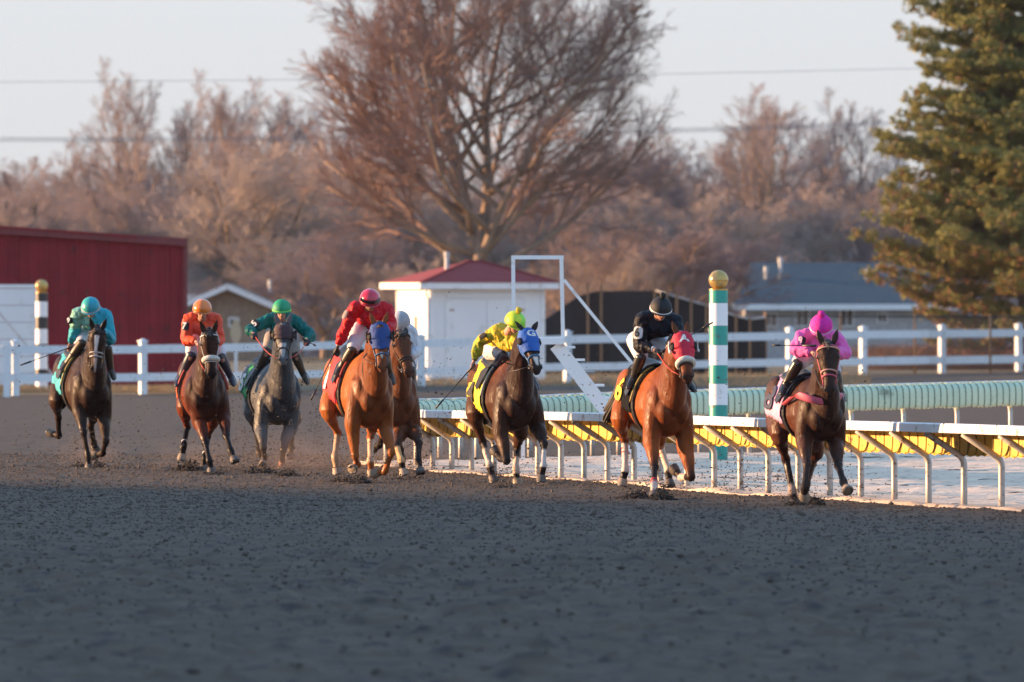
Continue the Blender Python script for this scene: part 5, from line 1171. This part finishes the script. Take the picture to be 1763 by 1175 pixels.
# ------------------------------------------------------------------ trees
M['bark'] = mixin(mat('tree_bark', (.34, .24, .17), .9, (.18, .13, .10), 2.5, .9, .5, 12, stretch=(2, 2, .5)), (.30, .20, .13), 1.4, .55, .75)
M['twigs'] = mat('red_brown_twigs', (.36, .225, .18), .9, (.22, .145, .125), .6, .9)
M['twigs2'] = mat('grey_mauve_twigs', (.30, .24, .24), .9, (.20, .16, .165), .35, .9)
M['twigs3'] = mat('tan_twigs', (.42, .335, .29), .9, (.28, .22, .20), .35, .9)
M['buds'] = mat('red_buds', (.42, .13, .08), .9, (.30, .11, .07), 1.2, .9)
def segs_mesh(segs, name='s'):
    """segs: rows p0(3) p1(3) r0 r1 -> three-sided tapered prisms"""
    S = np.asarray(segs, float); n = len(S); p0, p1, r0, r1 = S[:, :3], S[:, 3:6], S[:, 6], S[:, 7]
    t = p1-p0; t /= np.maximum(np.linalg.norm(t, axis=1)[:, None], 1e-9); ref = np.where(np.abs(t[:, :1]) < .8, np.array([[1., 0, 0]]), np.array([[0, 1., 0]]))
    u = ref-t*(ref*t).sum(1)[:, None]; u /= np.linalg.norm(u, axis=1)[:, None]; w = np.cross(t, u); V = np.empty((n, 6, 3))
    for k in range(3):
        a = 2*math.pi*k/3; d = u*math.cos(a)+w*math.sin(a); V[:, k] = p0+d*r0[:, None]; V[:, 3+k] = p1+d*r1[:, None]
    b = (np.arange(n)*6)[:, None]; Fq = np.concatenate([np.concatenate([b+0, b+1, b+4, b+3], 1), np.concatenate([b+1, b+2, b+5, b+4], 1), np.concatenate([b+2, b+0, b+3, b+5], 1)])
    return np_mesh(name, V.reshape(-1, 3), Fq)
class Tree:
    def __init__(s, seed, nch, ratio, ang, trop, wob, rmin=.006):
        s.r = random.Random(seed); s.nch = nch; s.ratio = ratio; s.ang = ang; s.trop = trop; s.wob = wob; s.rmin = rmin; s.thick = []; s.thin = []; s.tips = []
    def grow(s, p, d, L, r, lev, trunk_lev=1):
        rr = s.r; n = 6 if lev < 2 else (4 if lev < len(s.nch)-0 else 2); step = L/n; pts = [p]; rads = [r]; dirs = [d]
        for i in range(n):
            wb = s.wob*(1 if lev < 2 else .45); d = d+Vector((rr.gauss(0, wb), rr.gauss(0, wb), rr.gauss(0, wb)+s.trop[min(lev, len(s.trop)-1)])); d.normalize()
            p = p+d*step; pts.append(p); rads.append(max(r*(1-.62*(i+1)/n), s.rmin)); dirs.append(d)
        if lev <= trunk_lev: s.thick.append((pts, rads))
        else:
            for i in range(n): s.thin.append((*pts[i], *pts[i+1], rads[i], rads[i+1]))
        if lev >= len(s.nch): s.tips.append((p, d)); return
        k = s.nch[lev]
        for j in range(k):
            t = .22+.78*(j+rr.random())/k; f = t*n; i = min(int(f), n-1); q = pts[i].lerp(pts[i+1], f-i); dd = dirs[i]
            a = R(rr.uniform(*s.ang)); az = rr.random()*2*math.pi; o = dd.orthogonal().normalized(); o2 = dd.cross(o); side = o*math.cos(az)+o2*math.sin(az)
            cd = (dd*math.cos(a)+side*math.sin(a)).normalized()
            s.grow(q, cd, L*s.ratio[lev]*(1.1-.55*t)*rr.uniform(.75, 1.2), max(rads[i]*.55, s.rmin), lev+1, trunk_lev)
    def meshes(s):
        mb = MB()
        for pts, rads in s.thick: mb.tube(pts, rads, 8 if rads[0] > .08 else 5)
        return mb.mesh('trunk'), segs_mesh(s.thin)
# the big maple behind the shed
def big_tree():
    T = Tree(11, [13, 9, 6], [.46, .50, .60], (20, 46), [.05, .05, .04], .075, .0055)
    b = P(824, 622, 402); b.z = 0
    root = empty('bare_tree', b, 'largest bare tree, many-stemmed with fine red-brown twigs, directly behind the white shed', 'tree')
    fork = 3.4
    lead = [(-.09, 11.2, .20, .1), (.03, 11.6, .21, .25), (.15, 9.6, .17, -.3), (-.22, 9.8, .16, -.1)]
    T.thick.append(([b+Vector((0, 0, -.3)), b+Vector((.02, 0, 1.5)), b+Vector((.03, 0, fork)), b+Vector((.04, .0, fork+1.3))], [.42, .33, .29, .20]))
    axes = []
    for (a, L, r, dy) in lead:
        p = b+Vector((.04, 0, fork-.2+abs(a)*1.5)); d = Vector((a*1.3, dy, 1)).normalized(); pts = [p]; rads = [r]
        for i in range(12):
            d = (d+Vector((T.r.gauss(0, .05)+(.02 if a > 0 else -.02), T.r.gauss(0, .05), .02))).normalized(); p = p+d*(L/12); pts.append(p); rads.append(max(r*(1-.8*(i+1)/12), .02))
        T.thick.append((pts, rads)); axes.append((pts, rads))
    nl = 52
    for i in range(nl):
        pts, rads = axes[i % 4]; t = .04+.90*((i//4)+T.r.random())/(nl/4); f = t*12; j = min(int(f), 11); q = pts[j].lerp(pts[j+1], f-j)
        sgn = T.r.choice((-1, 1)); el = R(T.r.uniform(12, 48)+26*t); az = T.r.uniform(-1.15, 1.15); d = Vector((sgn*math.cos(el)*math.cos(az), math.cos(el)*math.sin(az), math.sin(el)))
        # length that reaches the rounded outline of the crown
        ox, oz = (q.x-b.x-.2)/7.1, (q.z-8.1)/6.9; dx, dz = d.x/7.1, d.z/6.9; A_ = dx*dx+dz*dz+(d.y/6.)**2; B_ = ox*dx+oz*dz; C_ = ox*ox+oz*oz-1
        L = (-B_+math.sqrt(max(B_*B_-A_*C_, 0)))/A_ if A_ > 0 else 3
        L = max(1.2, min(L*T.r.uniform(.82, 1.0), 7.5)); T.grow(q, d, L, max(rads[j]*.62, .035)*(.7+.06*L), 0, 0)
    for (pts, rads) in axes: T.grow(pts[-2], (pts[-1]-pts[-3]).normalized(), 2.2, .05, 0, 0)
    for (x_, z_, a_, L) in ((.3, 3.2, 62, 7.6), (-.3, 3.4, -60, 6.4), (.2, 4.3, 48, 7.4), (-.2, 4.6, -50, 6.8)):
        T.grow(b+Vector((x_, 0, z_)), Vector((math.sin(R(a_)), .15, math.cos(R(a_)))).normalized(), L, .13, 0, 0)
    a, c = T.meshes()
    link_mesh('trunk', a, M['bark'], root); link_mesh('crown', c, M['twigs'], root)
    # buds: small flakes near the twig tips
    rr = random.Random(5); V = []; Fq = []
    for p, d in T.tips:
        if rr.random() > .12: continue
        for k in range(2):
            q = p-d*rr.uniform(0, .35)+Vector((rr.gauss(0, .03), rr.gauss(0, .03), rr.gauss(0, .03))); s_ = rr.uniform(.012, .028)
            u = Vector((rr.gauss(0, 1), rr.gauss(0, 1), rr.gauss(0, 1))).normalized(); w = u.orthogonal().normalized(); i = len(V); V += [q-u*s_, q+w*s_*.8, q+u*s_, q-w*s_*.8]; Fq.append((i, i+1, i+2, i+3))
    link_mesh('buds', np_mesh('b', V, Fq), M['buds'], root, smooth=False)
big_tree()
# far trees: five kinds, each built once and copied
KINDS = []
def kind(seed, style, tm):
    T = Tree(seed, *style); b = Vector((0, 0, 0)); rr = T.r
    H = 10.
    if seed % 2:
        T.grow(Vector((0, 0, -.2)), Vector((rr.gauss(0, .04), 0, 1)).normalized(), H*.93, .17, 0)
        T.grow(Vector((0, 0, 2.0)), Vector((.5, .1, 1)).normalized(), H*.62, .10, 0); T.grow(Vector((0, 0, 1.6)), Vector((-.55, -.1, 1)).normalized(), H*.62, .10, 0)
    else:
        T.thick.append(([Vector((0, 0, -.2)), Vector((0, 0, 1.8)), Vector((.05, 0, 2.4))], [.26, .20, .16]))
        for k in range(6):
            a = R(-50+100*k/5+rr.uniform(-6, 6)); T.grow(Vector((0, 0, 1.6+rr.random())), Vector((math.sin(a), rr.gauss(0, .3), math.cos(a))).normalized(), H*(.86-.25*abs(math.sin(a))), .11, 0)
    a, c = T.meshes(); return a, c, tm
KINDS.append(kind(21, ([14, 8, 6, 4], [.36, .52, .6, .65], (18, 36), [.03, .06, .05, .05], .05, .006), M['twigs2']))
KINDS.append(kind(22, ([12, 8, 6, 4], [.42, .52, .6, .65], (20, 40), [.05, .07, .05, .04], .06, .006), M['twigs2']))
KINDS.append(kind(24, ([12, 9, 7, 4], [.44, .52, .6, .65], (24, 50), [.02, .03, .02, .02], .09, .006), M['twigs3']))
KINDS.append(kind(25, ([16, 8, 6, 4], [.30, .50, .6, .65], (14, 30), [.03, .08, .08, .06], .045, .006), M['twigs2']))
KINDS.append(kind(26, ([12, 9, 7, 4], [.50, .52, .6, .65], (26, 52), [.02, .02, .02, .02], .09, .0065), mat('brown_mauve_twigs', (.27, .20, .20), .9, (.22, .165, .17), .35, .9)))
made = {}
def far_tree(k, px, Yd, ytop, wide, label, group, rz=0., z0=0.):
    tm, cm, mt = KINDS[k]; H = P(px, ytop, Yd).z-z0
    loc = Vector(((px-881.5)*Yd/F, Yd, z0))
    root = bpy.data.objects.new('bare_tree', None); COL.objects.link(root); root.location = loc; root.rotation_euler = (0, 0, rz)
    s = H/11.3; root.scale = (s*wide, s*wide, s); tag(root, label, 'tree', group)
    for nm, me, m_ in (('trunk', tm, M['bark']), ('crown', cm, mt)):
        if not me.materials: me.materials.append(m_)
        o = bpy.data.objects.new(nm, me); COL.objects.link(o); o.parent = root
far = 'bare trees of the tree line behind the houses'
lab0 = ['upright bare tree in the hazy tree line far behind the track', 'spreading bare tree in the hazy tree line far behind the track', 'tan twiggy bare tree lit by the low sun behind the houses', 'narrow upswept bare tree in the far tree line', 'dense twiggy bare tree filling the gap behind the fence']
rr = random.Random(77)
for (k, px, Yd, yt, w, lb) in [
    (1, 240, 520, 160, .95, 'tall slim bare tree standing clear of the tree line above the red barn\'s right half'), (0, 352, 505, 150, 1.25, 'tall bare tree left of the big one, with pale lit stems above the barn corner'), (0, 300, 540, 185, 1.1, 'slim bare tree between the two tall ones above the barn'), (1, 405, 530, 178, 1.0, None),
    (1, 1285, 540, 198, 1.5, 'round-crowned bare tree against the sky right of the biggest tree'), (0, 1225, 560, 225, 1.1, None), (1, 1340, 560, 215, 1.2, None), (1, 1475, 560, 205, 1.1, 'thin open bare tree against the sky just left of the pine'), (3, 1420, 590, 250, 1.3, None), (1, 1120, 520, 255, 1.4, None), (4, 1060, 500, 240, 1.3, None), (1, 520, 520, 190, 1.3, None), (4, 590, 500, 230, 1.2, None), (2, 660, 480, 280, 1.3, None), (4, 980, 480, 260, 1.3, None), (1, 185, 560, 270, 1.2, None),
    (3, 10, 540, 275, 1.3, None), (3, 60, 560, 290, 1.4, None), (1, 110, 540, 285, 1.3, None), (3, 150, 530, 295, 1.4, None), (3, -40, 560, 268, 1.4, None), (0, 205, 540, 262, 1.2, None)]:
    far_tree(k, px, Yd, yt, w, lb or lab0[k], far, rr.uniform(-1, 1))
# middle band of lower, tan, sunlit trees
for i, px in enumerate(range(-40, 1800, 62)):
    k = [2, 4, 2, 1, 2][i % 5]; yt = 350+rr.uniform(-45, 25)
    if 380 < px < 620: yt = 245+rr.uniform(-25, 40); k = 2
    if 1120 < px < 1330: yt = 335+rr.uniform(-20, 30); k = 2
    if px < 330: yt = 330+rr.uniform(-30, 20); k = [3, 1, 4][i % 3]
    far_tree(k, px+rr.uniform(-15, 15), 470+rr.uniform(-8, 20), yt, 1.5, lab0[k], far, rr.uniform(0, 6))
for i, px in enumerate(range(-60, 1850, 58)):
    k = [1, 0, 4, 3][i % 4]; yt = 300+rr.uniform(-20, 40)
    if px > 1380: yt = 310+rr.uniform(-20, 40)
    far_tree(k, px+rr.uniform(-20, 20), 620+rr.uniform(-15, 25), yt, 1.5, lab0[k], far, rr.uniform(0, 6))
for (px, Yd, yt, w) in ((640, 425, 400, 1.3), (560, 432, 420, 1.5), (1150, 412, 385, 1.4), (1085, 408, 420, 1.3), (1020, 405, 430, 1.2), (700, 416, 440, 1.0), (1230, 440, 400, 1.3), (515, 440, 390, 1.2)):
    far_tree(4 if w > 1.25 else 2, px, Yd, yt, w*1.4, 'low bushy bare tree close behind the fences and sheds', 'low bare trees close behind the fences', rr.uniform(0, 6))
# tangled undergrowth closing the view under the trees
segs = []
for i in range(52000):
    x = rr.uniform(-26, 30); y = rr.uniform(490, 610) if i % 3 else rr.uniform(432, 470); h = rr.uniform(.3, 3.2)*(1+.4*math.sin(x*.7)+.25*math.sin(x*1.9+1)); z = h*rr.random(); a = rr.gauss(0, .5); L = rr.uniform(.4, 1.1)
    segs.append((x, y, z, x+L*math.sin(a), y+rr.gauss(0, .3), z+L*math.cos(a), .02, .008))
u_ = segs_mesh(segs); o = link_mesh('undergrowth', u_, M['twigs2'], smooth=False); tag(o, 'tangled leafless undergrowth beneath the far trees', 'undergrowth', kind='stuff')
# ------------------------------------------------------------------ the pine at the right
def pine():
    Yp = 368.; b = P(1768, 0, Yp); b.z = 0; m = Yp/F
    root = empty('pine_tree', b, 'big dark green pine with sunlit needles, cut off by the right edge of the photo', 'tree')
    tb = MB(); tb.tube([b+Vector((0, 0, -.3)), b+Vector((.05, 0, 4)), b+Vector((-.05, 0, 9)), b+Vector((0, 0, 15.5))], [.36, .27, .17, .04], 10)
    ry = np.array([(-260, 1722), (-160, 1690), (-60, 1650), (0, 1640), (28, 1566), (60, 1600), (100, 1543), (140, 1600), (200, 1566), (235, 1545), (265, 1500), (300, 1512), (335, 1556), (368, 1515), (400, 1535), (432, 1486), (465, 1545), (503, 1474), (540, 1560), (600, 1600)], float)
    rr = random.Random(9); limbs = []; tufts = []; dead = []
    def limb(z, az, reach):
        h = Vector((math.cos(az), math.sin(az), 0)); n = 7; p = b+Vector((0, 0, z)); pts = [p]; sag = rr.uniform(-.12, .05)
        for i in range(n):
            t = (i+1)/n; q = b+h*(reach*t)+Vector((rr.gauss(0, .05), rr.gauss(0, .05), z+sag*reach*math.sin(t*2.2)+.16*reach*t*t)); pts.append(q)
        tb.tube(pts, [.055*(1-.85*i/n)+.008 for i in range(n+1)], 5)
        for j in range(int(5+reach*3.4)):
            t = .10+.90*(j+rr.random())/int(5+reach*3.4); f = t*n; i = min(int(f), n-1); q = pts[i].lerp(pts[i+1], f-i)
            sd = 1 if j % 2 else -1; L = rr.uniform(.35, 1.0)*(1.15-.55*t); dv = (h*rr.uniform(.5, 1)+Vector((-h.y, h.x, 0))*sd*rr.uniform(.4, 1.1)+Vector((0, 0, rr.uniform(-.05, .5)))).normalized()
            e = q+dv*L; tb.tube([q, q.lerp(e, .5)+Vector((0, 0, -.03)), e], [.014, .010, .006], 3, cap=False)
            nt = int(8+L*16)
            for k in range(nt):
                c = q.lerp(e, .40+.62*(k+rr.random())/nt)+Vector((rr.gauss(0, .085), rr.gauss(0, .085), rr.gauss(.03, .075)))
                isd = rr.random() < (.38 if z < 3.4 else (.12 if z < 6 else .03))
                (dead if isd else tufts).append((c, (dv*.6+Vector((rr.gauss(0, .5), rr.gauss(0, .5), .65+rr.gauss(0, .3)))).normalized()))
    z = .9
    while z < 15.2:
        yp = HY-(z-CH)/m; left = float(np.interp(yp+rr.uniform(-6, 6), ry[:, 0], ry[:, 1])); reach = (1768-left)*m
        for k in range(2 if z > 12 else 3):
            az = rr.uniform(0, 2*math.pi) if k else math.pi+rr.uniform(-.28, .28)
            limb(z+rr.uniform(-.1, .1), az, reach*(rr.uniform(.9, 1.0) if k == 0 else rr.uniform(.65, .95)))
        if z > 3: limb(z, math.pi+rr.uniform(-1.2, 1.2), reach*rr.uniform(.55, .85))
        limb(z+.1, -math.pi/2+rr.uniform(-.9, .7), reach*rr.uniform(.35, .7))
        z += rr.uniform(.20, .34)
    tb.build('trunk', M['bark'], root)
    def needles(lst, name, m_, n=14, ln=.14):
        V = []; Fq = []
        for c, d in lst:
            o = d.orthogonal().normalized(); o2 = d.cross(o)
            for k in range(n):
                a = rr.random()*6.283; sp = rr.uniform(.25, 1.15); v = (d*math.cos(sp)+(o*math.cos(a)+o2*math.sin(a))*math.sin(sp)); L = ln*rr.uniform(.7, 1.25); w = v.cross(Vector((rr.gauss(0, 1), rr.gauss(0, 1), rr.gauss(0, 1)))).normalized()*.011
                s0 = c+v*.01; i = len(V); V += [s0-w, s0+w, s0+v*L+w*.4, s0+v*L-w*.4]; Fq.append((i, i+1, i+2, i+3))
        link_mesh(name, np_mesh(name, V, Fq), m_, root, smooth=False)
    needles(tufts, 'crown', mat('pine_needles', (.36, .31, .08), .6, (.17, .19, .07), .9, .9, spec=.3))
    needles(dead, 'dead_needles', mat('brown_pine_needles', (.38, .20, .08), .8, (.28, .16, .08), 1.5, .9))
    print('pine tufts', len(tufts), len(dead))
pine()
# brush and weeds beside the fence on the right, straw at the barn's foot
def brush(name, n, region, h, r, m_, label, cat, lean=.35):
    segs = []
    for i in range(n):
        x, y = region(); L = h*rr.uniform(.4, 1.1); a, c = rr.gauss(0, lean), rr.gauss(0, lean)
        p = (x, y, 0.0); q = (x+L*.5*a, y+L*.5*c, L*.55); e = (x+L*a*1.2, y+L*c, L*rr.uniform(.75, 1))
        segs.append((*p, *q, r, r*.8)); segs.append((*q, *e, r*.8, r*.3))
    o = link_mesh(name, segs_mesh(segs), m_, smooth=False); tag(o, label, cat, kind='stuff')
def reg(px0, px1, y0, y1):
    def f():
        y = rr.uniform(y0, y1); return (rr.uniform(px0, px1)-881.5)*y/F, y
    return f
brush('weeds', 9000, reg(1480, 1900, 366, 385), .85, .010, M['weeds'], 'red-brown weeds and dead grass under the pine', 'weeds')
brush('dry_grass', 9000, reg(-60, 470, 279, 289), .20, .009, M['straw'], 'straw-coloured dry grass along the foot of the red barn', 'dry grass')
brush('dry_grass', 7000, reg(470, 1500, 300, 346), .16, .009, M['straw'], 'short dry grass strip behind the white board fence', 'dry grass')
brush('shrub_stems', 5000, reg(930, 1010, 352, 362), 1.4, .010, M['twigs'], 'brown leafless stems beside the dark screened fence', 'shrubs', .2)
# ------------------------------------------------------------------ loose dirt
rr = random.Random(3)
OCT = np.array([(1, 0, 0), (-1, 0, 0), (0, 1, 0), (0, -1, 0), (0, 0, 1), (0, 0, -1)], float); OF = np.array([(0, 2, 4), (2, 1, 4), (1, 3, 4), (3, 0, 4), (2, 0, 5), (1, 2, 5), (3, 1, 5), (0, 3, 5)])
def clods(lst):
    """lst rows x y z r -> jittered lumps"""
    A = np.asarray(lst, float); n = len(A); g = np.random.RandomState(8)
    V = A[:, None, :3]+OCT[None]*A[:, None, 3:4]*g.uniform(.6, 1.3, (n, 6, 1))*np.array([1.2, 1.0, .8])+g.normal(0, .12, (n, 6, 3))*A[:, None, 3:4]
    Fq = (OF[None]+(np.arange(n)*6)[:, None, None]).reshape(-1, 3); return np_mesh('clods', V.reshape(-1, 3), Fq)
M['clod'] = mat('loose_dirt', (.115, .087, .067), .95, (.065, .052, .043), 6, .9)
M['darkclod'] = mat('fresh_turned_dirt', (.045, .036, .030), .95, (.028, .024, .022), 8, .9)
RB = sorted([(rail_base(p_).y, rail_base(p_).x) for p_ in posts_px]); RY = [q[0] for q in RB]; RX = [q[1] for q in RB]
L = []
for i in range(52000):
    y = 60+112*rr.random()**.36
    hw = 881*y/F*1.1; x = rr.uniform(-hw, hw); r = rr.uniform(.006, .016) if rr.random() < .95 else rr.uniform(.014, .030)
    if y < 105: r *= 1.3
    if y > 100 and x > np.interp(y, RY, RX): continue
    L.append((x, y, float(gh(x, y))+r*.3, r))
tag(link_mesh('scattered_dirt', clods(L), M['clod'], smooth=False), 'loose clods of dirt scattered over the racing surface', 'dirt clods', kind='stuff')
L = []
for S_ in HORSES:
    fr = S_['_fr']; rz = fr.th-math.pi/2; rot = Matrix.Rotation(rz, 3, 'Z')
    n = 420 if 815 < S_['g'] < 840 or S_['g'] < 812 else 300
    for i in range(n):
        t = rr.random(); z = abs(rr.gauss(0, .35)) if i % 3 else rr.uniform(0, 1.7)
        v = fr.O+rot @ Vector((rr.uniform(-2.6, 1.0), rr.gauss(0, .55), z+.02)); L.append((*v, rr.uniform(.004, .012) if rr.random() < .9 else rr.uniform(.012, .02)))
    for key in ('HR', 'FR', 'HL', 'FL'):
        p = fr.O+rot @ S_['_legs'][key][3]
        for i in range(110):
            L.append((p.x+rr.gauss(0, .12), p.y+rr.uniform(.1, .8), abs(rr.gauss(0, .22)), rr.uniform(.004, .011)))
for i in range(260):
    px = rr.uniform(0, 1500); v = P(px, rr.uniform(480, 800), rr.uniform(150, 175)); 
    if v.z > 0: L.append((*v, rr.uniform(.004, .012)))
for i in range(240):
    px = rr.gauss(1275, 45); v = P(px, 845-abs(rr.gauss(0, 45)), 136); L.append((*v, rr.uniform(.006, .013)))
for (px, py, w, h, n) in ((430, 770, 25, 60, 130), (545, 730, 14, 70, 160), (470, 700, 50, 60, 120), (560, 800, 60, 25, 200), (720, 790, 40, 40, 160), (130, 765, 14, 30, 110), (1060, 830, 35, 28, 150), (640, 640, 120, 90, 150), (400, 640, 90, 60, 90)):
    for i in range(n):
        v = P(px+rr.gauss(0, w*.5), py+rr.gauss(0, h*.5), GY(815)+rr.uniform(-1, 4)); 
        if v.z > 0: L.append((*v, rr.uniform(.004, .011)))
tag(link_mesh('flying_dirt', clods(L), M['clod'], smooth=False), 'bits of dirt thrown up into the air by the hooves', 'flying dirt', kind='stuff')
L = []
for (px, py, w, h, n) in ((133, 806, 34, 9, 120), (168, 808, 36, 11, 150), (325, 812, 75, 15, 340), (365, 819, 60, 7, 140), (450, 817, 80, 13, 300), (495, 822, 50, 12, 220), (590, 832, 55, 10, 220), (620, 834, 45, 14, 260), (700, 828, 90, 9, 160), (1095, 858, 55, 13, 240), (1140, 862, 44, 20, 420), (1398, 870, 46, 14, 320), (870, 842, 60, 6, 100), (1370, 872, 40, 8, 100)):
    Yd = GY(py); k = Yd/F
    for i in range(n):
        a = rr.gauss(0, .38); zz = abs(rr.gauss(0, .5))*h*k*max(0.1, 1-a*a)
        L.append(((px-881.5+a*w*.55)*k, Yd+rr.gauss(0, .12), zz, rr.uniform(.008, .022)))
tag(link_mesh('kicked_up_dirt', clods(L), M['darkclod'], smooth=False), 'dark heaps of dirt kicked up where the hooves strike', 'dirt', kind='stuff')
# ------------------------------------------------------------------ grandstand to the left, out of the photo: its long evening shade lies over the near track
gs = empty('grandstand', (-62, 60, 0), 'long grandstand with stepped seating beside the track, left of the camera', 'grandstand')
mb = MB(); mb.box((-66, 48.5, 6.3), (9, 143, 12.6)); mb.build('wall', M['house_tan'], gs, smooth=False)
mb = MB(); mb.rings([[Vector((x_, y_, 0)), Vector((x_, y_, z_))] + [Vector((x_+8.9, y_, z_)), Vector((x_+8.9, y_, 0))] for x_, y_, z_ in ((-70.4, 120, 8.7), (-70.4, 130, 8.3), (-70.4, 138, 7.8), (-70.4, 147, 7.15), (-70.4, 156, 6.3), (-70.4, 164, 5.0))]); mb.build('sloping_wing', M['house_tan'], gs, smooth=False)  # added unseen wing, its top sloped to soften and slant the shade edge
for k in range(8):
    mb = MB(); mb.box((-61.0+k*.9, 54, 2.75-k*.3), (.88, 140, .5)); mb.build('seat_row', M['grey_metal'], gs, smooth=False)
for k in range(12):
    mb = MB(); mb.box((-61.45, -10+k*11.5, 7.5), (.12, 8.5, 2.2)); mb.build('window', M['glass'], gs, smooth=False)
mb = MB(); mb.box((-65, 54, 12.75), (12, 150, .3)); mb.build('roof', M['roofgrey'], gs, smooth=False)
# ------------------------------------------------------------------ evening air
mb = MB(); mb.box((0, 600, 25.5), (2060, 1260, 53.2)); hzo = mb.build('haze', None, smooth=False, org=(0, 600, 0))
hm = bpy.data.materials.new('evening_haze'); hm.use_nodes = True; nt = hm.node_tree; nt.nodes.remove(nt.nodes['Principled BSDF'])
pv = nt.nodes.new('ShaderNodeVolumePrincipled'); pv.inputs['Color'].default_value = (.86, .88, .97, 1); pv.inputs['Density'].default_value = .00004; pv.inputs['Anisotropy'].default_value = .2
nt.links.new(pv.outputs[0], [n for n in nt.nodes if n.type == 'OUTPUT_MATERIAL'][0].inputs['Volume'])
hzo.data.materials.append(hm); tag(hzo, 'thin pale evening haze', 'haze', kind='stuff')

# dust hanging round the legs of the middle runners
dm = bpy.data.materials.new('track_dust'); dm.use_nodes = True; nt = dm.node_tree; nt.nodes.remove(nt.nodes['Principled BSDF'])
pv = nt.nodes.new('ShaderNodeVolumePrincipled'); pv.inputs['Color'].default_value = (.62, .44, .34, 1); tc = nt.nodes.new('ShaderNodeTexCoord'); nz = nt.nodes.new('ShaderNodeTexNoise'); nz.inputs['Scale'].default_value = 2.2; nz.inputs['Detail'].default_value = 4
nt.links.new(tc.outputs['Object'], nz.inputs['Vector']); mr = nt.nodes.new('ShaderNodeMapRange'); mr.inputs['From Min'].default_value = .42; mr.inputs['From Max'].default_value = .72; mr.inputs['To Max'].default_value = .20; nt.links.new(nz.outputs[0], mr.inputs['Value'])
vm = nt.nodes.new('ShaderNodeVectorMath'); vm.operation = 'DISTANCE'; vm.inputs[1].default_value = (.5, .5, .5); nt.links.new(tc.outputs['Generated'], vm.inputs[0])
fo = nt.nodes.new('ShaderNodeMapRange'); fo.interpolation_type = 'SMOOTHSTEP'; fo.inputs['From Min'].default_value = .48; fo.inputs['From Max'].default_value = .08; nt.links.new(vm.outputs['Value'], fo.inputs['Value'])
mu = nt.nodes.new('ShaderNodeMath'); mu.operation = 'MULTIPLY'; nt.links.new(mr.outputs[0], mu.inputs[0]); nt.links.new(fo.outputs[0], mu.inputs[1]); nt.links.new(mu.outputs[0], pv.inputs['Density'])
nt.links.new(pv.outputs[0], [n for n in nt.nodes if n.type == 'OUTPUT_MATERIAL'][0].inputs['Volume'])
for (px, py, rx, rz_) in ((600, 812, 1.7, .75), (470, 806, 1.2, .7), (715, 800, .8, .6), (325, 802, .9, .45), (140, 795, .7, .45)):
    c = G(px, py+6); mb = MB(); mb.ball((c.x, c.y+1.2, .12), (rx, 2.4, rz_), 20, 12)
    tag(mb.build('dust_cloud', dm, org=(c.x, c.y+1.2, 0)), 'brown dust hanging low around the hooves', 'dust', kind='stuff')
